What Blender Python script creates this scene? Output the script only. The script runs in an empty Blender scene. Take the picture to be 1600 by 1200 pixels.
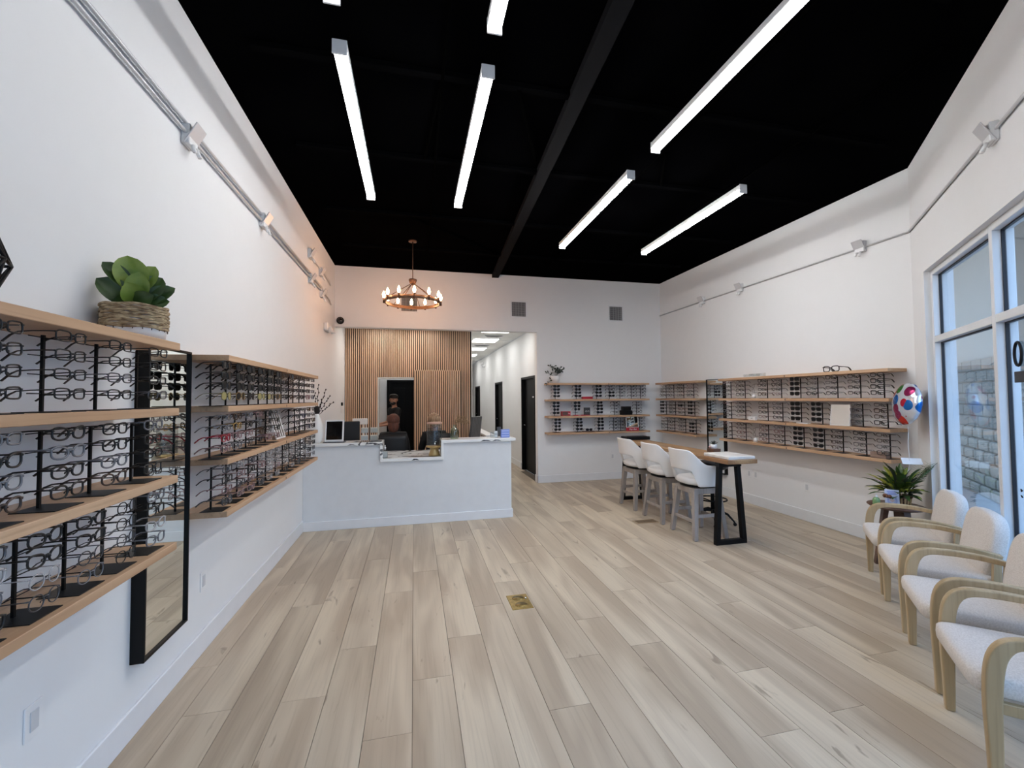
import bpy, bmesh, math, random
from mathutils import Vector, Matrix
random.seed(7)
R_ = random.Random(11)
PI = math.pi
SC = bpy.context.scene
COL = SC.collection

# ------------------------------------------------------------------ camera, world, exposure
cam = bpy.data.cameras.new('camera'); cam.sensor_width = 36.0; cam.lens = 668.134/1600*36
cam.clip_start = .02; cam.clip_end = 200
camo = bpy.data.objects.new('camera', cam); COL.objects.link(camo); SC.camera = camo
_r = Vector((0.97465767, -0.2235515, -0.00819454)); _u = Vector((7.5291e-04, -3.335314e-02, 9.9944335e-01)); _w = Vector((0.22370037, 0.97412129, 0.03233958))
m = Matrix.Identity(4)
for i in range(3):
    m[i][0] = _r[i]; m[i][1] = _u[i]; m[i][2] = -_w[i]
m[2][3] = 1.6
camo.matrix_world = m

world = bpy.data.worlds.new('world'); SC.world = world; world.use_nodes = True
nt = world.node_tree; nt.nodes.clear()
wo = nt.nodes.new('ShaderNodeOutputWorld'); bg = nt.nodes.new('ShaderNodeBackground')
tc = nt.nodes.new('ShaderNodeTexCoord'); sx = nt.nodes.new('ShaderNodeSeparateXYZ'); cr = nt.nodes.new('ShaderNodeValToRGB')
nt.links.new(tc.outputs['Generated'], sx.inputs[0]); nt.links.new(sx.outputs['Z'], cr.inputs[0])
cr.color_ramp.elements[0].position = 0.0; cr.color_ramp.elements[0].color = (.54, .73, 1, 1)
cr.color_ramp.elements[1].position = .7; cr.color_ramp.elements[1].color = (.32, .54, 1, 1)
nt.links.new(cr.outputs[0], bg.inputs[0]); bg.inputs[1].default_value = 5.0
nt.links.new(bg.outputs[0], wo.inputs[0])
TUBE_E = 27.0; PANEL_E = 9.0; BULB_E = 120.0
SC.view_settings.view_transform = 'Standard'; SC.view_settings.look = 'None'
SC.view_settings.exposure = -0.16; SC.view_settings.gamma = 1.0; SC.view_settings.use_curve_mapping = False
SC.cycles.max_bounces = 10; SC.cycles.transparent_max_bounces = 24
SC.cycles.caustics_reflective = False; SC.cycles.caustics_refractive = False
SC.cycles.sample_clamp_indirect = 6.0

# ------------------------------------------------------------------ materials
def lin(c):
    f = lambda v: (v/255/12.92 if v/255 <= .04045 else ((v/255+.055)/1.055)**2.4)
    return (f(c[0]), f(c[1]), f(c[2]), 1)
MATS = {}
def mat(name, rgb, rough=.5, metal=0.0, emit=None, es=1.0, spec=.5, coat=0.0, noise=None, nscale=(8, 8, 8), bump=0.0, bscale=60):
    """rgb in sRGB 0-255; noise = second colour mixed in by a noise texture"""
    if name in MATS: return MATS[name]
    M = bpy.data.materials.new(name); M.use_nodes = True; t = M.node_tree; b = t.nodes['Principled BSDF']
    b.inputs['Base Color'].default_value = lin(rgb); b.inputs['Roughness'].default_value = rough
    b.inputs['Metallic'].default_value = metal; b.inputs['Specular IOR Level'].default_value = spec
    b.inputs['Coat Weight'].default_value = coat
    tcn = t.nodes.new('ShaderNodeTexCoord')
    if emit is not None:
        b.inputs['Emission Color'].default_value = (*emit, 1); b.inputs['Emission Strength'].default_value = es
    if noise is None:
        noise = tuple(max(0, min(255, v*.985)) for v in rgb)
    mp = t.nodes.new('ShaderNodeMapping'); mp.inputs['Scale'].default_value = nscale
    nz = t.nodes.new('ShaderNodeTexNoise'); nz.inputs['Scale'].default_value = 1.0; nz.inputs['Detail'].default_value = 5
    mx = t.nodes.new('ShaderNodeMix'); mx.data_type = 'RGBA'
    rp = t.nodes.new('ShaderNodeMapRange'); rp.inputs[1].default_value = .35; rp.inputs[2].default_value = .68
    t.links.new(tcn.outputs['Object'], mp.inputs[0]); t.links.new(mp.outputs[0], nz.inputs[0]); t.links.new(nz.outputs[0], rp.inputs[0])
    t.links.new(rp.outputs[0], mx.inputs[0]); mx.inputs[6].default_value = lin(rgb); mx.inputs[7].default_value = lin(noise)
    t.links.new(mx.outputs[2], b.inputs['Base Color'])
    if bump > 0:
        n2 = t.nodes.new('ShaderNodeTexNoise'); n2.inputs['Scale'].default_value = bscale; n2.inputs['Detail'].default_value = 4
        bp = t.nodes.new('ShaderNodeBump'); bp.inputs['Strength'].default_value = bump; bp.inputs['Distance'].default_value = .004
        t.links.new(tcn.outputs['Object'], n2.inputs[0]); t.links.new(n2.outputs[0], bp.inputs['Height']); t.links.new(bp.outputs[0], b.inputs['Normal'])
    MATS[name] = M
    return M
def clear_mat(name, tint=(1, 1, 1), refl=1.2, mixw=0.0, rough=.01):
    if name in MATS: return MATS[name]
    M = bpy.data.materials.new(name); M.use_nodes = True; t = M.node_tree; t.nodes.clear()
    o = t.nodes.new('ShaderNodeOutputMaterial'); tr = t.nodes.new('ShaderNodeBsdfTransparent'); gl = t.nodes.new('ShaderNodeBsdfGlossy')
    fr = t.nodes.new('ShaderNodeFresnel'); ge = t.nodes.new('ShaderNodeNewGeometry'); ir = t.nodes.new('ShaderNodeMapRange')
    ir.inputs[3].default_value = 1.5; ir.inputs[4].default_value = 1/1.5; t.links.new(ge.outputs['Backfacing'], ir.inputs[0]); t.links.new(ir.outputs[0], fr.inputs[0])
    mx = t.nodes.new('ShaderNodeMixShader'); gl.inputs['Roughness'].default_value = rough
    tr.inputs[0].default_value = (*tint, 1)
    ma = t.nodes.new('ShaderNodeMath'); ma.operation = 'MULTIPLY_ADD'; ma.inputs[1].default_value = refl; ma.inputs[2].default_value = mixw
    t.links.new(fr.outputs[0], ma.inputs[0]); t.links.new(ma.outputs[0], mx.inputs[0])
    t.links.new(tr.outputs[0], mx.inputs[1]); t.links.new(gl.outputs[0], mx.inputs[2]); t.links.new(mx.outputs[0], o.inputs[0])
    MATS[name] = M
    return M
def wood(name, a, b, c, axis=1, rough=.45, scale=1.0, knots=False):
    """grain runs along local axis; colours a (light), b (mid), c (dark fine grain)"""
    if name in MATS: return MATS[name]
    M = bpy.data.materials.new(name); M.use_nodes = True; t = M.node_tree; bs = t.nodes['Principled BSDF']
    tcn = t.nodes.new('ShaderNodeTexCoord'); oi = t.nodes.new('ShaderNodeObjectInfo')
    ad = t.nodes.new('ShaderNodeVectorMath'); ad.operation = 'ADD'
    ml = t.nodes.new('ShaderNodeMath'); ml.operation = 'MULTIPLY'; ml.inputs[1].default_value = 37.0
    t.links.new(oi.outputs['Random'], ml.inputs[0]); t.links.new(tcn.outputs['Object'], ad.inputs[0]); t.links.new(ml.outputs[0], ad.inputs[1])
    def nz(cross, along, det, dist=0.0):
        s = [cross*scale]*3; s[axis] = along*scale
        mp = t.nodes.new('ShaderNodeMapping'); mp.inputs['Scale'].default_value = s
        n = t.nodes.new('ShaderNodeTexNoise'); n.inputs['Scale'].default_value = 1; n.inputs['Detail'].default_value = det; n.inputs['Distortion'].default_value = dist
        t.links.new(ad.outputs[0], mp.inputs[0]); t.links.new(mp.outputs[0], n.inputs[0]); return n.outputs[0]
    def rng(x, lo, hi, a0=0., a1=1.):
        r = t.nodes.new('ShaderNodeMapRange'); r.inputs[1].default_value = lo; r.inputs[2].default_value = hi; r.inputs[3].default_value = a0; r.inputs[4].default_value = a1
        t.links.new(x, r.inputs[0]); return r.outputs[0]
    def mix(f, x, y):
        k = t.nodes.new('ShaderNodeMix'); k.data_type = 'RGBA'; t.links.new(f, k.inputs[0])
        for s, v in ((6, x), (7, y)):
            if isinstance(v, tuple): k.inputs[s].default_value = v
            else: t.links.new(v, k.inputs[s])
        return k.outputs[2]
    col = mix(rng(nz(5.0 if knots else 6.5, .7, 2 if knots else 3, .5), .38, .62), lin(a), lin(b))
    col = mix(rng(nz(70, 2.2, 5, .3), .5, .78, 0, .28 if knots else .5), col, lin(c))
    if knots:
        col = mix(rng(nz(9, 2.0, 6, 1.6), .665, .73, 0, .75), col, lin(c))
        tint = t.nodes.new('ShaderNodeHueSaturation'); tint.inputs['Value'].default_value = 1
        t.links.new(rng(oi.outputs['Random'], 0, 1, .94, 1.05), tint.inputs['Value']); t.links.new(col, tint.inputs['Color']); col = tint.outputs[0]
    t.links.new(col, bs.inputs['Base Color']); bs.inputs['Roughness'].default_value = rough
    bp = t.nodes.new('ShaderNodeBump'); bp.inputs['Strength'].default_value = .12; bp.inputs['Distance'].default_value = .002
    t.links.new(nz(90, 3, 4), bp.inputs['Height']); t.links.new(bp.outputs[0], bs.inputs['Normal'])
    MATS[name] = M
    return M

WALL = mat('white_wall_paint', (234, 234, 234), .75, noise=(233, 233, 233))
TRIM = mat('white_trim_paint', (232, 233, 235), .4)
BLACKCEIL = mat('black_ceiling_paint', (3, 3, 4), .9, noise=(5, 5, 6), nscale=(2, 2, 2), spec=.0)
BEAM = mat('dark_beam_paint', (18, 18, 20), .8, spec=.05)
DPIPE = mat('dark_pipe_paint', (4, 4, 4), .9, spec=.0)
BLACK = mat('black_metal', (8, 8, 9), .5, spec=.22)
BLKPLATE = mat('black_plate', (14, 14, 15), .5, spec=.3)
BLKDOOR = mat('black_door_paint', (5, 5, 6), .5, spec=.15)
FLOORB = mat('floor_base', (96, 84, 70), .8)
PLANK = wood('grey_oak_plank', (208, 192, 168), (176, 158, 136), (140, 122, 102), 1, .42, 1.0, True)
SHELFW = wood('shelf_oak', (204, 168, 134), (184, 146, 112), (148, 112, 82), 1, .5)
SHELFWX = wood('shelf_oak_x', (204, 168, 134), (184, 146, 112), (148, 112, 82), 0, .5)
SLATW = wood('slat_oak', (224, 190, 160), (206, 170, 138), (170, 132, 102), 2, .5)
TABLEW = wood('table_wood', (176, 140, 100), (140, 102, 68), (92, 62, 40), 1, .4)
CHAIRW = wood('chair_oak', (198, 176, 140), (176, 152, 114), (140, 116, 84), 2, .45)
GREYW = wood('grey_washed_wood', (164, 156, 150), (144, 136, 130), (118, 110, 104), 2, .55)
DARKW = wood('walnut', (108, 80, 64), (84, 60, 48), (52, 36, 28), 0, .45)
FELT = mat('black_felt', (20, 17, 16), .9)
FABRIC = mat('oatmeal_fabric', (226, 219, 212), .95, noise=(206, 198, 190), nscale=(150, 150, 150), bump=.35, bscale=420)
LEATHER = mat('white_leather', (232, 230, 228), .42, bump=.04, bscale=90)
MIRROR = mat('mirror_silver', (235, 240, 238), .0, 1.0, noise=(235, 240, 238))
GLASS = clear_mat('window_glass', (.93, .96, .96))
LENS = clear_mat('clear_lens', (.985, .99, .99), refl=.8, mixw=.0)
ACRYL = clear_mat('clear_acrylic', (.9, .92, .92), mixw=.05)
DARKLENS = mat('dark_lens', (12, 12, 14), .3, spec=.25)
WHITEP = mat('white_plastic', (236, 236, 236), .35)
CHROME = mat('chrome', (200, 200, 202), .15, 1.0)
BRASS = mat('brass', (176, 150, 92), .3, 1.0, noise=(140, 120, 70), nscale=(40, 40, 40))
LEAFG = mat('bright_leaf', (132, 150, 62), .4, noise=(88, 118, 42), nscale=(12, 12, 12))
LEAFD = mat('dark_leaf', (66, 92, 40), .4, noise=(40, 62, 28), nscale=(12, 12, 12))
LEAFB = mat('deep_leaf', (44, 56, 44), .45, noise=(26, 34, 28), nscale=(14, 14, 14))
TUBE = mat('lit_tube', (255, 255, 255), .5, emit=(1, .985, .95), es=TUBE_E)
PANEL = mat('lit_panel', (255, 255, 255), .5, emit=(1, .99, .96), es=PANEL_E)
BULB = mat('lit_bulb', (255, 230, 190), .4, emit=(1, .50, .24), es=BULB_E)

def marble():
    M = mat('white_marble', (238, 238, 236), .25); t = M.node_tree; b = t.nodes['Principled BSDF']
    tcn = t.nodes.new('ShaderNodeTexCoord'); mp = t.nodes.new('ShaderNodeMapping'); mp.inputs['Scale'].default_value = (1.6, 2.6, 2)
    n = t.nodes.new('ShaderNodeTexNoise'); n.inputs['Scale'].default_value = 1; n.inputs['Detail'].default_value = 6; n.inputs['Distortion'].default_value = 1.1
    r = t.nodes.new('ShaderNodeValToRGB'); e = r.color_ramp.elements
    e[0].position = .0; e[0].color = (0, 0, 0, 1); e[1].position = 1; e[1].color = (0, 0, 0, 1)
    for p_, v in ((.545, 0), (.565, 1), (.585, .9), (.60, 0)):
        k = r.color_ramp.elements.new(p_); k.color = (v, v, v, 1)
    mx = t.nodes.new('ShaderNodeMix'); mx.data_type = 'RGBA'; mx.inputs[6].default_value = lin((238, 238, 236)); mx.inputs[7].default_value = lin((62, 60, 60))
    t.links.new(tcn.outputs['Object'], mp.inputs[0]); t.links.new(mp.outputs[0], n.inputs[0]); t.links.new(n.outputs[0], r.inputs[0])
    t.links.new(r.outputs[0], mx.inputs[0]); t.links.new(mx.outputs[2], b.inputs['Base Color']); return M
MARBLE = marble()
def foil():
    M = mat('balloon_foil', (232, 235, 240), .2, .6, bump=1.0, bscale=22); t = M.node_tree; b = t.nodes['Principled BSDF']
    tcn = t.nodes.new('ShaderNodeTexCoord'); v = t.nodes.new('ShaderNodeTexVoronoi'); v.inputs['Scale'].default_value = 9.5; v.inputs['Randomness'].default_value = .75
    mr = t.nodes.new('ShaderNodeMath'); mr.operation = 'LESS_THAN'; mr.inputs[1].default_value = .50
    sh = t.nodes.new('ShaderNodeSeparateColor'); rp = t.nodes.new('ShaderNodeValToRGB'); rp.color_ramp.interpolation = 'CONSTANT'
    cols = [(0, (196, 30, 60)), (.22, (30, 110, 190)), (.45, (60, 150, 70)), (.62, (150, 40, 90)), (.8, (225, 60, 50))]
    rp.color_ramp.elements[0].color = lin(cols[0][1]); rp.color_ramp.elements[1].position = cols[1][0]; rp.color_ramp.elements[1].color = lin(cols[1][1])
    for p_, c_ in cols[2:]:
        rp.color_ramp.elements.new(p_).color = lin(c_)
    mx = t.nodes.new('ShaderNodeMix'); mx.data_type = 'RGBA'; mx.inputs[6].default_value = lin((226, 230, 238))
    t.links.new(tcn.outputs['Object'], v.inputs[0]); t.links.new(v.outputs['Distance'], mr.inputs[0]); t.links.new(v.outputs['Color'], sh.inputs[0])
    t.links.new(sh.outputs[0], rp.inputs[0]); t.links.new(mr.outputs[0], mx.inputs[0]); t.links.new(rp.outputs[0], mx.inputs[7]); t.links.new(mx.outputs[2], b.inputs['Base Color'])
    return M

# ------------------------------------------------------------------ mesh builder
class MB:
    def __init__(s): s.v = []; s.f = []; s.mi = []; s.sm = []; s.cur = 0; s.smooth = False; s.X = Matrix.Identity(4)
    def add(s, vs, fs, smooth=None):
        o = len(s.v); s.v += [tuple(s.X @ Vector(p)) for p in vs]
        flip = s.X.determinant() < 0
        for f in fs:
            f = [o+i for i in f]
            if flip: f.reverse()
            s.f.append(f); s.mi.append(s.cur); s.sm.append(s.smooth if smooth is None else smooth)
        return s
    def convex(s, vs, fs, smooth=False):
        c = sum((Vector(p) for p in vs), Vector())/len(vs); out = []
        for f in fs:
            P = [Vector(vs[i]) for i in f]; n = Vector((0, 0, 0))
            for i in range(len(P)): n += (P[i]-c).cross(P[(i+1) % len(P)]-c)
            ctr = sum(P, Vector())/len(P)
            out.append(list(f) if n.dot(ctr-c) > 0 else list(f)[::-1])
        return s.add(vs, out, smooth)
    def box(s, x0, x1, y0, y1, z0, z1, b=0.0, rz=0.0, piv=None):
        if b > 0: b = min(b, (x1-x0)*.45, (y1-y0)*.45, (z1-z0)*.45)
        cx, cy, cz = (x0+x1)/2, (y0+y1)/2, (z0+z1)/2; h = ((x1-x0)/2, (y1-y0)/2, (z1-z0)/2)
        sg = [(i, j, k) for i in (-1, 1) for j in (-1, 1) for k in (-1, 1)]
        if b <= 0:
            vs = [(q[0]*h[0], q[1]*h[1], q[2]*h[2]) for q in sg]
            fs = [(0, 1, 3, 2), (4, 6, 7, 5), (0, 4, 5, 1), (2, 3, 7, 6), (0, 2, 6, 4), (1, 5, 7, 3)]
        else:
            vs = []; idx = {}
            for q in sg:
                for a in range(3):
                    idx[(q, a)] = len(vs); vs.append(tuple(q[c]*(h[c] if c == a else h[c]-b) for c in range(3)))
            fs = []
            for a in range(3):
                o1, o2 = [c for c in range(3) if c != a]
                for sa in (-1, 1):
                    l = []
                    for s1, s2 in ((-1, -1), (1, -1), (1, 1), (-1, 1)):
                        q = [0]*3; q[a] = sa; q[o1] = s1; q[o2] = s2; l.append(idx[(tuple(q), a)])
                    fs.append(l)
                for s1 in (-1, 1):
                    for s2 in (-1, 1):
                        q0 = [0]*3; q1 = [0]*3; q0[a] = -1; q1[a] = 1
                        q0[o1] = q1[o1] = s1; q0[o2] = q1[o2] = s2; q0 = tuple(q0); q1 = tuple(q1)
                        fs.append([idx[(q0, o1)], idx[(q1, o1)], idx[(q1, o2)], idx[(q0, o2)]])
            for q in sg: fs.append([idx[(q, 0)], idx[(q, 1)], idx[(q, 2)]])
        if rz:
            ca, sa = math.cos(rz), math.sin(rz); vs = [(x*ca-y*sa, x*sa+y*ca, z) for x, y, z in vs]
        return s.convex([(x+cx, y+cy, z+cz) for x, y, z in vs], fs)
    def prism(s, poly, z0, z1, plane='xy', smooth=False):
        """poly: ccw 2d outline, extruded along the third axis"""
        n = len(poly)
        if sum(poly[i][0]*poly[(i+1) % n][1]-poly[(i+1) % n][0]*poly[i][1] for i in range(n)) < 0: poly = poly[::-1]
        P = {'xy': lambda a, b, c: (a, b, c), 'yz': lambda a, b, c: (c, a, b), 'zx': lambda a, b, c: (b, c, a)}[plane]
        vs = [P(a, b, z0) for a, b in poly]+[P(a, b, z1) for a, b in poly]
        s.add(vs, [list(range(n))[::-1], list(range(n, 2*n))], False)
        o = len(s.v)-2*n
        for i in range(n):
            j = (i+1) % n; s.f.append([o+i, o+j, o+n+j, o+n+i]); s.mi.append(s.cur); s.sm.append(smooth)
        return s
    def tube(s, pts, r, n=8, closed=False, caps=True, flat=None, smooth=True):
        pts = [Vector(p) for p in pts]; N = len(pts); rs = r if isinstance(r, (list, tuple)) else [r]*N
        T = []
        for i in range(N):
            a = pts[i-1] if (i > 0 or closed) else pts[i]; b = pts[(i+1) % N] if (i < N-1 or closed) else pts[i]
            d = (b-a); T.append(d.normalized() if d.length > 1e-9 else Vector((0, 0, 1)))
        up = Vector((0, 0, 1)) if abs(T[0].z) < .9 else Vector((1, 0, 0))
        if flat is not None: up = Vector(flat[1])
        u = T[0].cross(up).normalized(); vs = []
        for i in range(N):
            if flat is not None:
                u = T[i].cross(up)
                u = u.normalized() if u.length > 1e-6 else Vector((1, 0, 0))
            else:
                u = (u-T[i]*u.dot(T[i])).normalized()
            w = T[i].cross(u)
            for k in range(n):
                a = 2*PI*(k+.5)/n
                ru = rs[i]; rw = rs[i]*(flat[0] if flat else 1)
                vs.append(pts[i]+u*math.cos(a)*ru+w*math.sin(a)*rw)
        fs = []
        for i in range(N if closed else N-1):
            j = (i+1) % N
            for k in range(n):
                l = (k+1) % n; fs.append([i*n+k, i*n+l, j*n+l, j*n+k])
        if caps and not closed:
            fs.append(list(range(n))[::-1]); fs.append([(N-1)*n+k for k in range(n)])
        return s.add(vs, fs, smooth)
    def lathe(s, prof, n=24, c=(0, 0, 0), smooth=True, sx=1, sy=1, cap=True):
        vs = []; fs = []
        for r, z in prof:
            for k in range(n):
                a = 2*PI*k/n; vs.append((c[0]+r*math.cos(a)*sx, c[1]+r*math.sin(a)*sy, c[2]+z))
        for i in range(len(prof)-1):
            for k in range(n):
                l = (k+1) % n; fs.append([i*n+k, i*n+l, (i+1)*n+l, (i+1)*n+k])
        if cap:
            if prof[0][0] > 1e-6: fs.append(list(range(n))[::-1])
            if prof[-1][0] > 1e-6: fs.append([(len(prof)-1)*n+k for k in range(n)])
        return s.add(vs, fs, smooth)
    def ball(s, c, r, n=12, m=8, smooth=True):
        if not isinstance(r, (tuple, list)): r = (r, r, r)
        X0 = s.X; s.X = X0 @ Matrix.Translation(c) @ Matrix.Diagonal((*r, 1))
        s.lathe([(max(1e-4, math.sin(PI*i/m)), -math.cos(PI*i/m)) for i in range(m+1)], n, smooth=smooth, cap=False); s.X = X0
        return s
    def grid(s, rows, closed=False, smooth=True, double=0.0):
        """rows of points -> sheet"""
        n = len(rows[0]); vs = [p for r in rows for p in r]; fs = []
        for i in range(len(rows)-1):
            for k in range(n if closed else n-1):
                l = (k+1) % n; fs.append([i*n+k, i*n+l, (i+1)*n+l, (i+1)*n+k])
        return s.add(vs, fs, smooth)
    def mesh(s, name, mats):
        me = bpy.data.meshes.new(name); me.from_pydata(s.v, [], s.f)
        for q in (mats if isinstance(mats, (list, tuple)) else [mats]): me.materials.append(q)
        me.polygons.foreach_set('material_index', s.mi); me.polygons.foreach_set('use_smooth', s.sm); me.update()
        return me
    def build(s, name, mats, parent=None, loc=(0, 0, 0), rz=0.0):
        return link(name, s.mesh(name, mats), parent, loc, rz)
def link(name, me, parent=None, loc=(0, 0, 0), rz=0.0):
    o = bpy.data.objects.new(name, me); COL.objects.link(o)
    if parent: o.parent = parent
    o.location = loc
    if rz: o.rotation_euler = (0, 0, rz)
    return o
def subsurf(o, lv=2):
    q = o.modifiers.new('subsurf', 'SUBSURF'); q.levels = lv; q.render_levels = lv; return o
def thing(name, label, cat, loc=(0, 0, 0), rz=0.0, group=None):
    o = bpy.data.objects.new(name, None); o.empty_display_size = .05; COL.objects.link(o); o.location = loc; o.rotation_euler = (0, 0, rz)
    o['label'] = label; o['category'] = cat
    if group: o['group'] = group
    return o
def tag(o, label, cat, group=None):
    o['label'] = label; o['category'] = cat
    if group: o['group'] = group
    return o
def struct(o): o['kind'] = 'structure'; return o
def dup(root, loc, rz, label, group=None):
    r = root.copy(); COL.objects.link(r); r.location = loc; r.rotation_euler = (0, 0, rz); r['label'] = label
    if group: r['group'] = group
    def rec(a, b):
        for ch in a.children:
            c = ch.copy(); COL.objects.link(c); c.parent = b; rec(ch, c)
    rec(root, r)
    return r
def clip(poly, px_, py_, nx, ny):
    """keep the side where (p-P).n <= 0"""
    out = []
    for i in range(len(poly)):
        a = poly[i]; b = poly[(i+1) % len(poly)]
        da = (a[0]-px_)*nx+(a[1]-py_)*ny; db = (b[0]-px_)*nx+(b[1]-py_)*ny
        if da <= 0: out.append(a)
        if (da < 0 < db) or (db < 0 < da):
            t = da/(da-db); out.append((a[0]+(b[0]-a[0])*t, a[1]+(b[1]-a[1])*t))
    return out
def text_mesh(txt, size, matl, extr=.0008, shear=0.0):
    cu = bpy.data.curves.new('lettering', 'FONT'); cu.body = txt; cu.size = size; cu.extrude = extr; cu.align_x = 'CENTER'; cu.align_y = 'CENTER'; cu.shear = shear; cu.resolution_u = 3
    o = bpy.data.objects.new('lettering', cu); COL.objects.link(o)
    me = bpy.data.meshes.new_from_object(o.evaluated_get(bpy.context.evaluated_depsgraph_get())); COL.objects.unlink(o); bpy.data.objects.remove(o)
    me.materials.clear(); me.materials.append(matl); return me

XL, XR, YB, HC = -1.318, 4.882, 7.751, 3.896
YR = 3.255                      # the right wall meets the window wall here
ANG = 0.7684; SA, CA = math.sin(ANG), math.cos(ANG)
WN = (CA, -SA)                  # outward normal of the window wall
WROT = math.atan2(-CA, -SA)     # local x runs along the wall towards the viewer, local y goes outdoors
WL = (XR-XL)/SA                 # length of the window wall
YF = YR-CA*WL
OX, ZH = 2.268, 2.841           # opening in the back wall
def wp(t, d, z=0.0):            # point on the window wall: t along it, d into the room
    return (XR-SA*t-WN[0]*d, YR-CA*t-WN[1]*d, z)

# ------------------------------------------------------------------ floor
room = [(XL, YF), (XR, YR), (XR, YB), (XL, YB)]
fl = MB().prism([(XL, YF), (XR, YR), (XR, YB+.15), (2.45, YB+.15), (2.45, 19), (XL, 19)], -.10, -.012).build('floor', FLOORB); struct(fl)
PW, PL = .2275, 1.553
offs = {-3: 2.53, -2: 2.96, -1: 2.16, 0: 2.545, 1: 2.93, 2: 3.32, 3: 2.143, 4: 2.53, 5: 2.945, 6: 2.56, 7: 3.3}
full = None; far = MB(); ncut = 0
def plank_mesh(poly, cx, cy):
    return MB().prism([(a-cx, b-cy) for a, b in poly], -.012, 0)
for k in range(-6, 23):
    x0 = -.009+PW*k+.0013; x1 = x0+PW-.0026
    st = offs.get(k, 2.14+.39*((k*3) % 4)+.05*math.sin(k*5)); y = st-PL*6
    while y < 19:
        poly = [(x0, y+.001), (x1, y+.001), (x1, y+PL-.001), (x0, y+PL-.001)]
        hall = y+PL/2 > YB
        whole = True; n0 = list(poly)
        poly = clip(poly, XL+.002, 0, -1, 0)
        xr = XR-.002 if y < YB else 2.37
        if poly: poly = clip(poly, xr if y+PL <= YB+.16 or y > YB else XR-.002, 0, 1, 0)
        if poly and y+PL > YB+.14 and y <= YB and x1 > 2.37: poly = clip(poly, 0, YB+.14, 0, 1)
        if poly: poly = clip(poly, XR-WN[0]*.002, YR-WN[1]*.002, WN[0], WN[1])
        if poly: poly = clip(poly, 0, 18.9, 0, 1)
        if poly and len(poly) >= 3:
            ymax = max(p_[1] for p_ in poly); ymin = min(p_[1] for p_ in poly)
            if ymax > .75 and ymin < 12.2 and not (ymin > 8.9 and x1 < 1.1):
                cx, cy = (x0+x1)/2, y+PL/2
                if poly == n0:
                    if full is None: full = plank_mesh(poly, cx, cy).mesh('plank', PLANK)
                    me = full
                else: me = plank_mesh(poly, cx, cy).mesh('plank', PLANK)
                o = link('plank', me, fl, (cx, cy, 0))
            else: far.prism(poly, -.012, 0)
        y += PL
o = far.build('plank', PLANK, fl); o['kind'] = 'stuff'

# ------------------------------------------------------------------ walls and ceiling
struct(MB().box(XL-.15, XL, YF-.2, 18.9, -.1, HC).build('wall_left', WALL))
struct(MB().box(XR, XR+.2, YR+.0, YB+.2, -.1, HC).build('wall_right', WALL))
wb = MB(); wb.box(OX, XR, YB, YB+.15, -.1, HC); wb.box(XL, OX, YB, YB+.15, ZH, HC); struct(wb.build('wall_back', WALL))
ce = MB().prism([(XL-.15, YF-.3), (XR+.2, YR-.08), (XR+.2, YB+.2), (XL-.15, YB+.2)], HC, HC+.1).build('ceiling', BLACKCEIL); struct(ce)
# rooms and hallway behind
YS = 8.90; XS = 1.171; HH = 3.0
sw = MB(); sw.box(XL, -.69, YS, YS+.12, -.1, HH); sw.box(0, XS, YS, YS+.12, -.1, HH); sw.box(-.69, 0, YS, YS+.12, 2.02, HH)
struct(sw.build('wall_partition', WALL))
struct(MB().box(XS-.1, XS, YS+.12, 18.9, -.1, HH).build('wall_hall_left', WALL))
hw = MB(); dy = [(8.25, 9.35), (11.5, 12.54), (15.58, 16.75)]; yy = YB+.15
for a, b in dy: hw.box(2.37, 2.49, yy, a, -.1, HH); hw.box(2.37, 2.49, a, b, 2.05, HH); yy = b
hw.box(2.37, 2.49, yy, 19, -.1, HH); hw.box(2.49, 2.52, YB+.15, 19, -.1, 2.3); struct(hw.build('wall_hall_right', WALL))  # unseen backing plate added behind the doors to block outdoor light
struct(MB().box(XS-.1, 2.5, 18.9, 19.05, -.1, HH).build('wall_hall_end', WALL))
struct(MB().box(XL, XS-.1, 10.2, 10.3, -.1, HH).build('wall_exam_room', WALL))
hc = MB().box(XL, 2.5, YB+.15, 19.05, HH+.02, HH+.1).build('ceiling_hall', mat('ceiling_tile_white', (236, 236, 232), .8, bump=.2, bscale=300)); struct(hc)
# drop ceiling tiles with T-bars
for i in range(2):
    for j in range(16):
        if (i == 1 and j in (3, 6, 9, 12)): continue
        MBt = MB().box(.005, .585, .005, .595, -.012, 0, .002)
        if i == 0 and j == 0: tile = MBt.mesh('ceiling_tile', MATS['ceiling_tile_white'])
        link('ceiling_tile', tile, hc, (1.18+i*.595, YB+.2+j*.6, HH+.02))
pf = MB().box(0, .58, 0, .6, -.03, 0, .004).mesh('panel', [PANEL])
for q, y in enumerate((8.35, 9.95, 11.75, 13.6, 15.5)):
    t = thing('ceiling_light', 'lit rectangular ceiling panel in the hallway, %s from the reception' % ('nearest', 'second', 'third', 'fourth', 'farthest')[q], 'ceiling light', (1.4, y, HH+.02), 0, 'hallway ceiling panels')
    MB().box(-.02, .60, -.02, .62, -.022, -.002, .003).build('frame', TRIM, t)
    link('diffuser', pf, t)
for q, (x, y) in enumerate(((-.9, 8.2), (-.1, 8.2), (-.6, 9.5))):  # unseen panels added to light the space behind the header
    t = thing('ceiling_light', 'unseen square lit ceiling panel added behind the header, %s' % ('left over the reception desk', 'right over the reception desk', 'in the room behind the doorway')[q], 'ceiling light', (x, y, HH+.02), 0)
    MB().box(-.02, .60, -.02, .52, -.022, -.002, .003).build('frame', TRIM, t)
    MB().box(0, .58, 0, .5, -.03, 0, .004).build('diffuser', mat('lit_panel_added', (255, 255, 255), .5, emit=(1, .97, .92), es=8.0), t)
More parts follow.
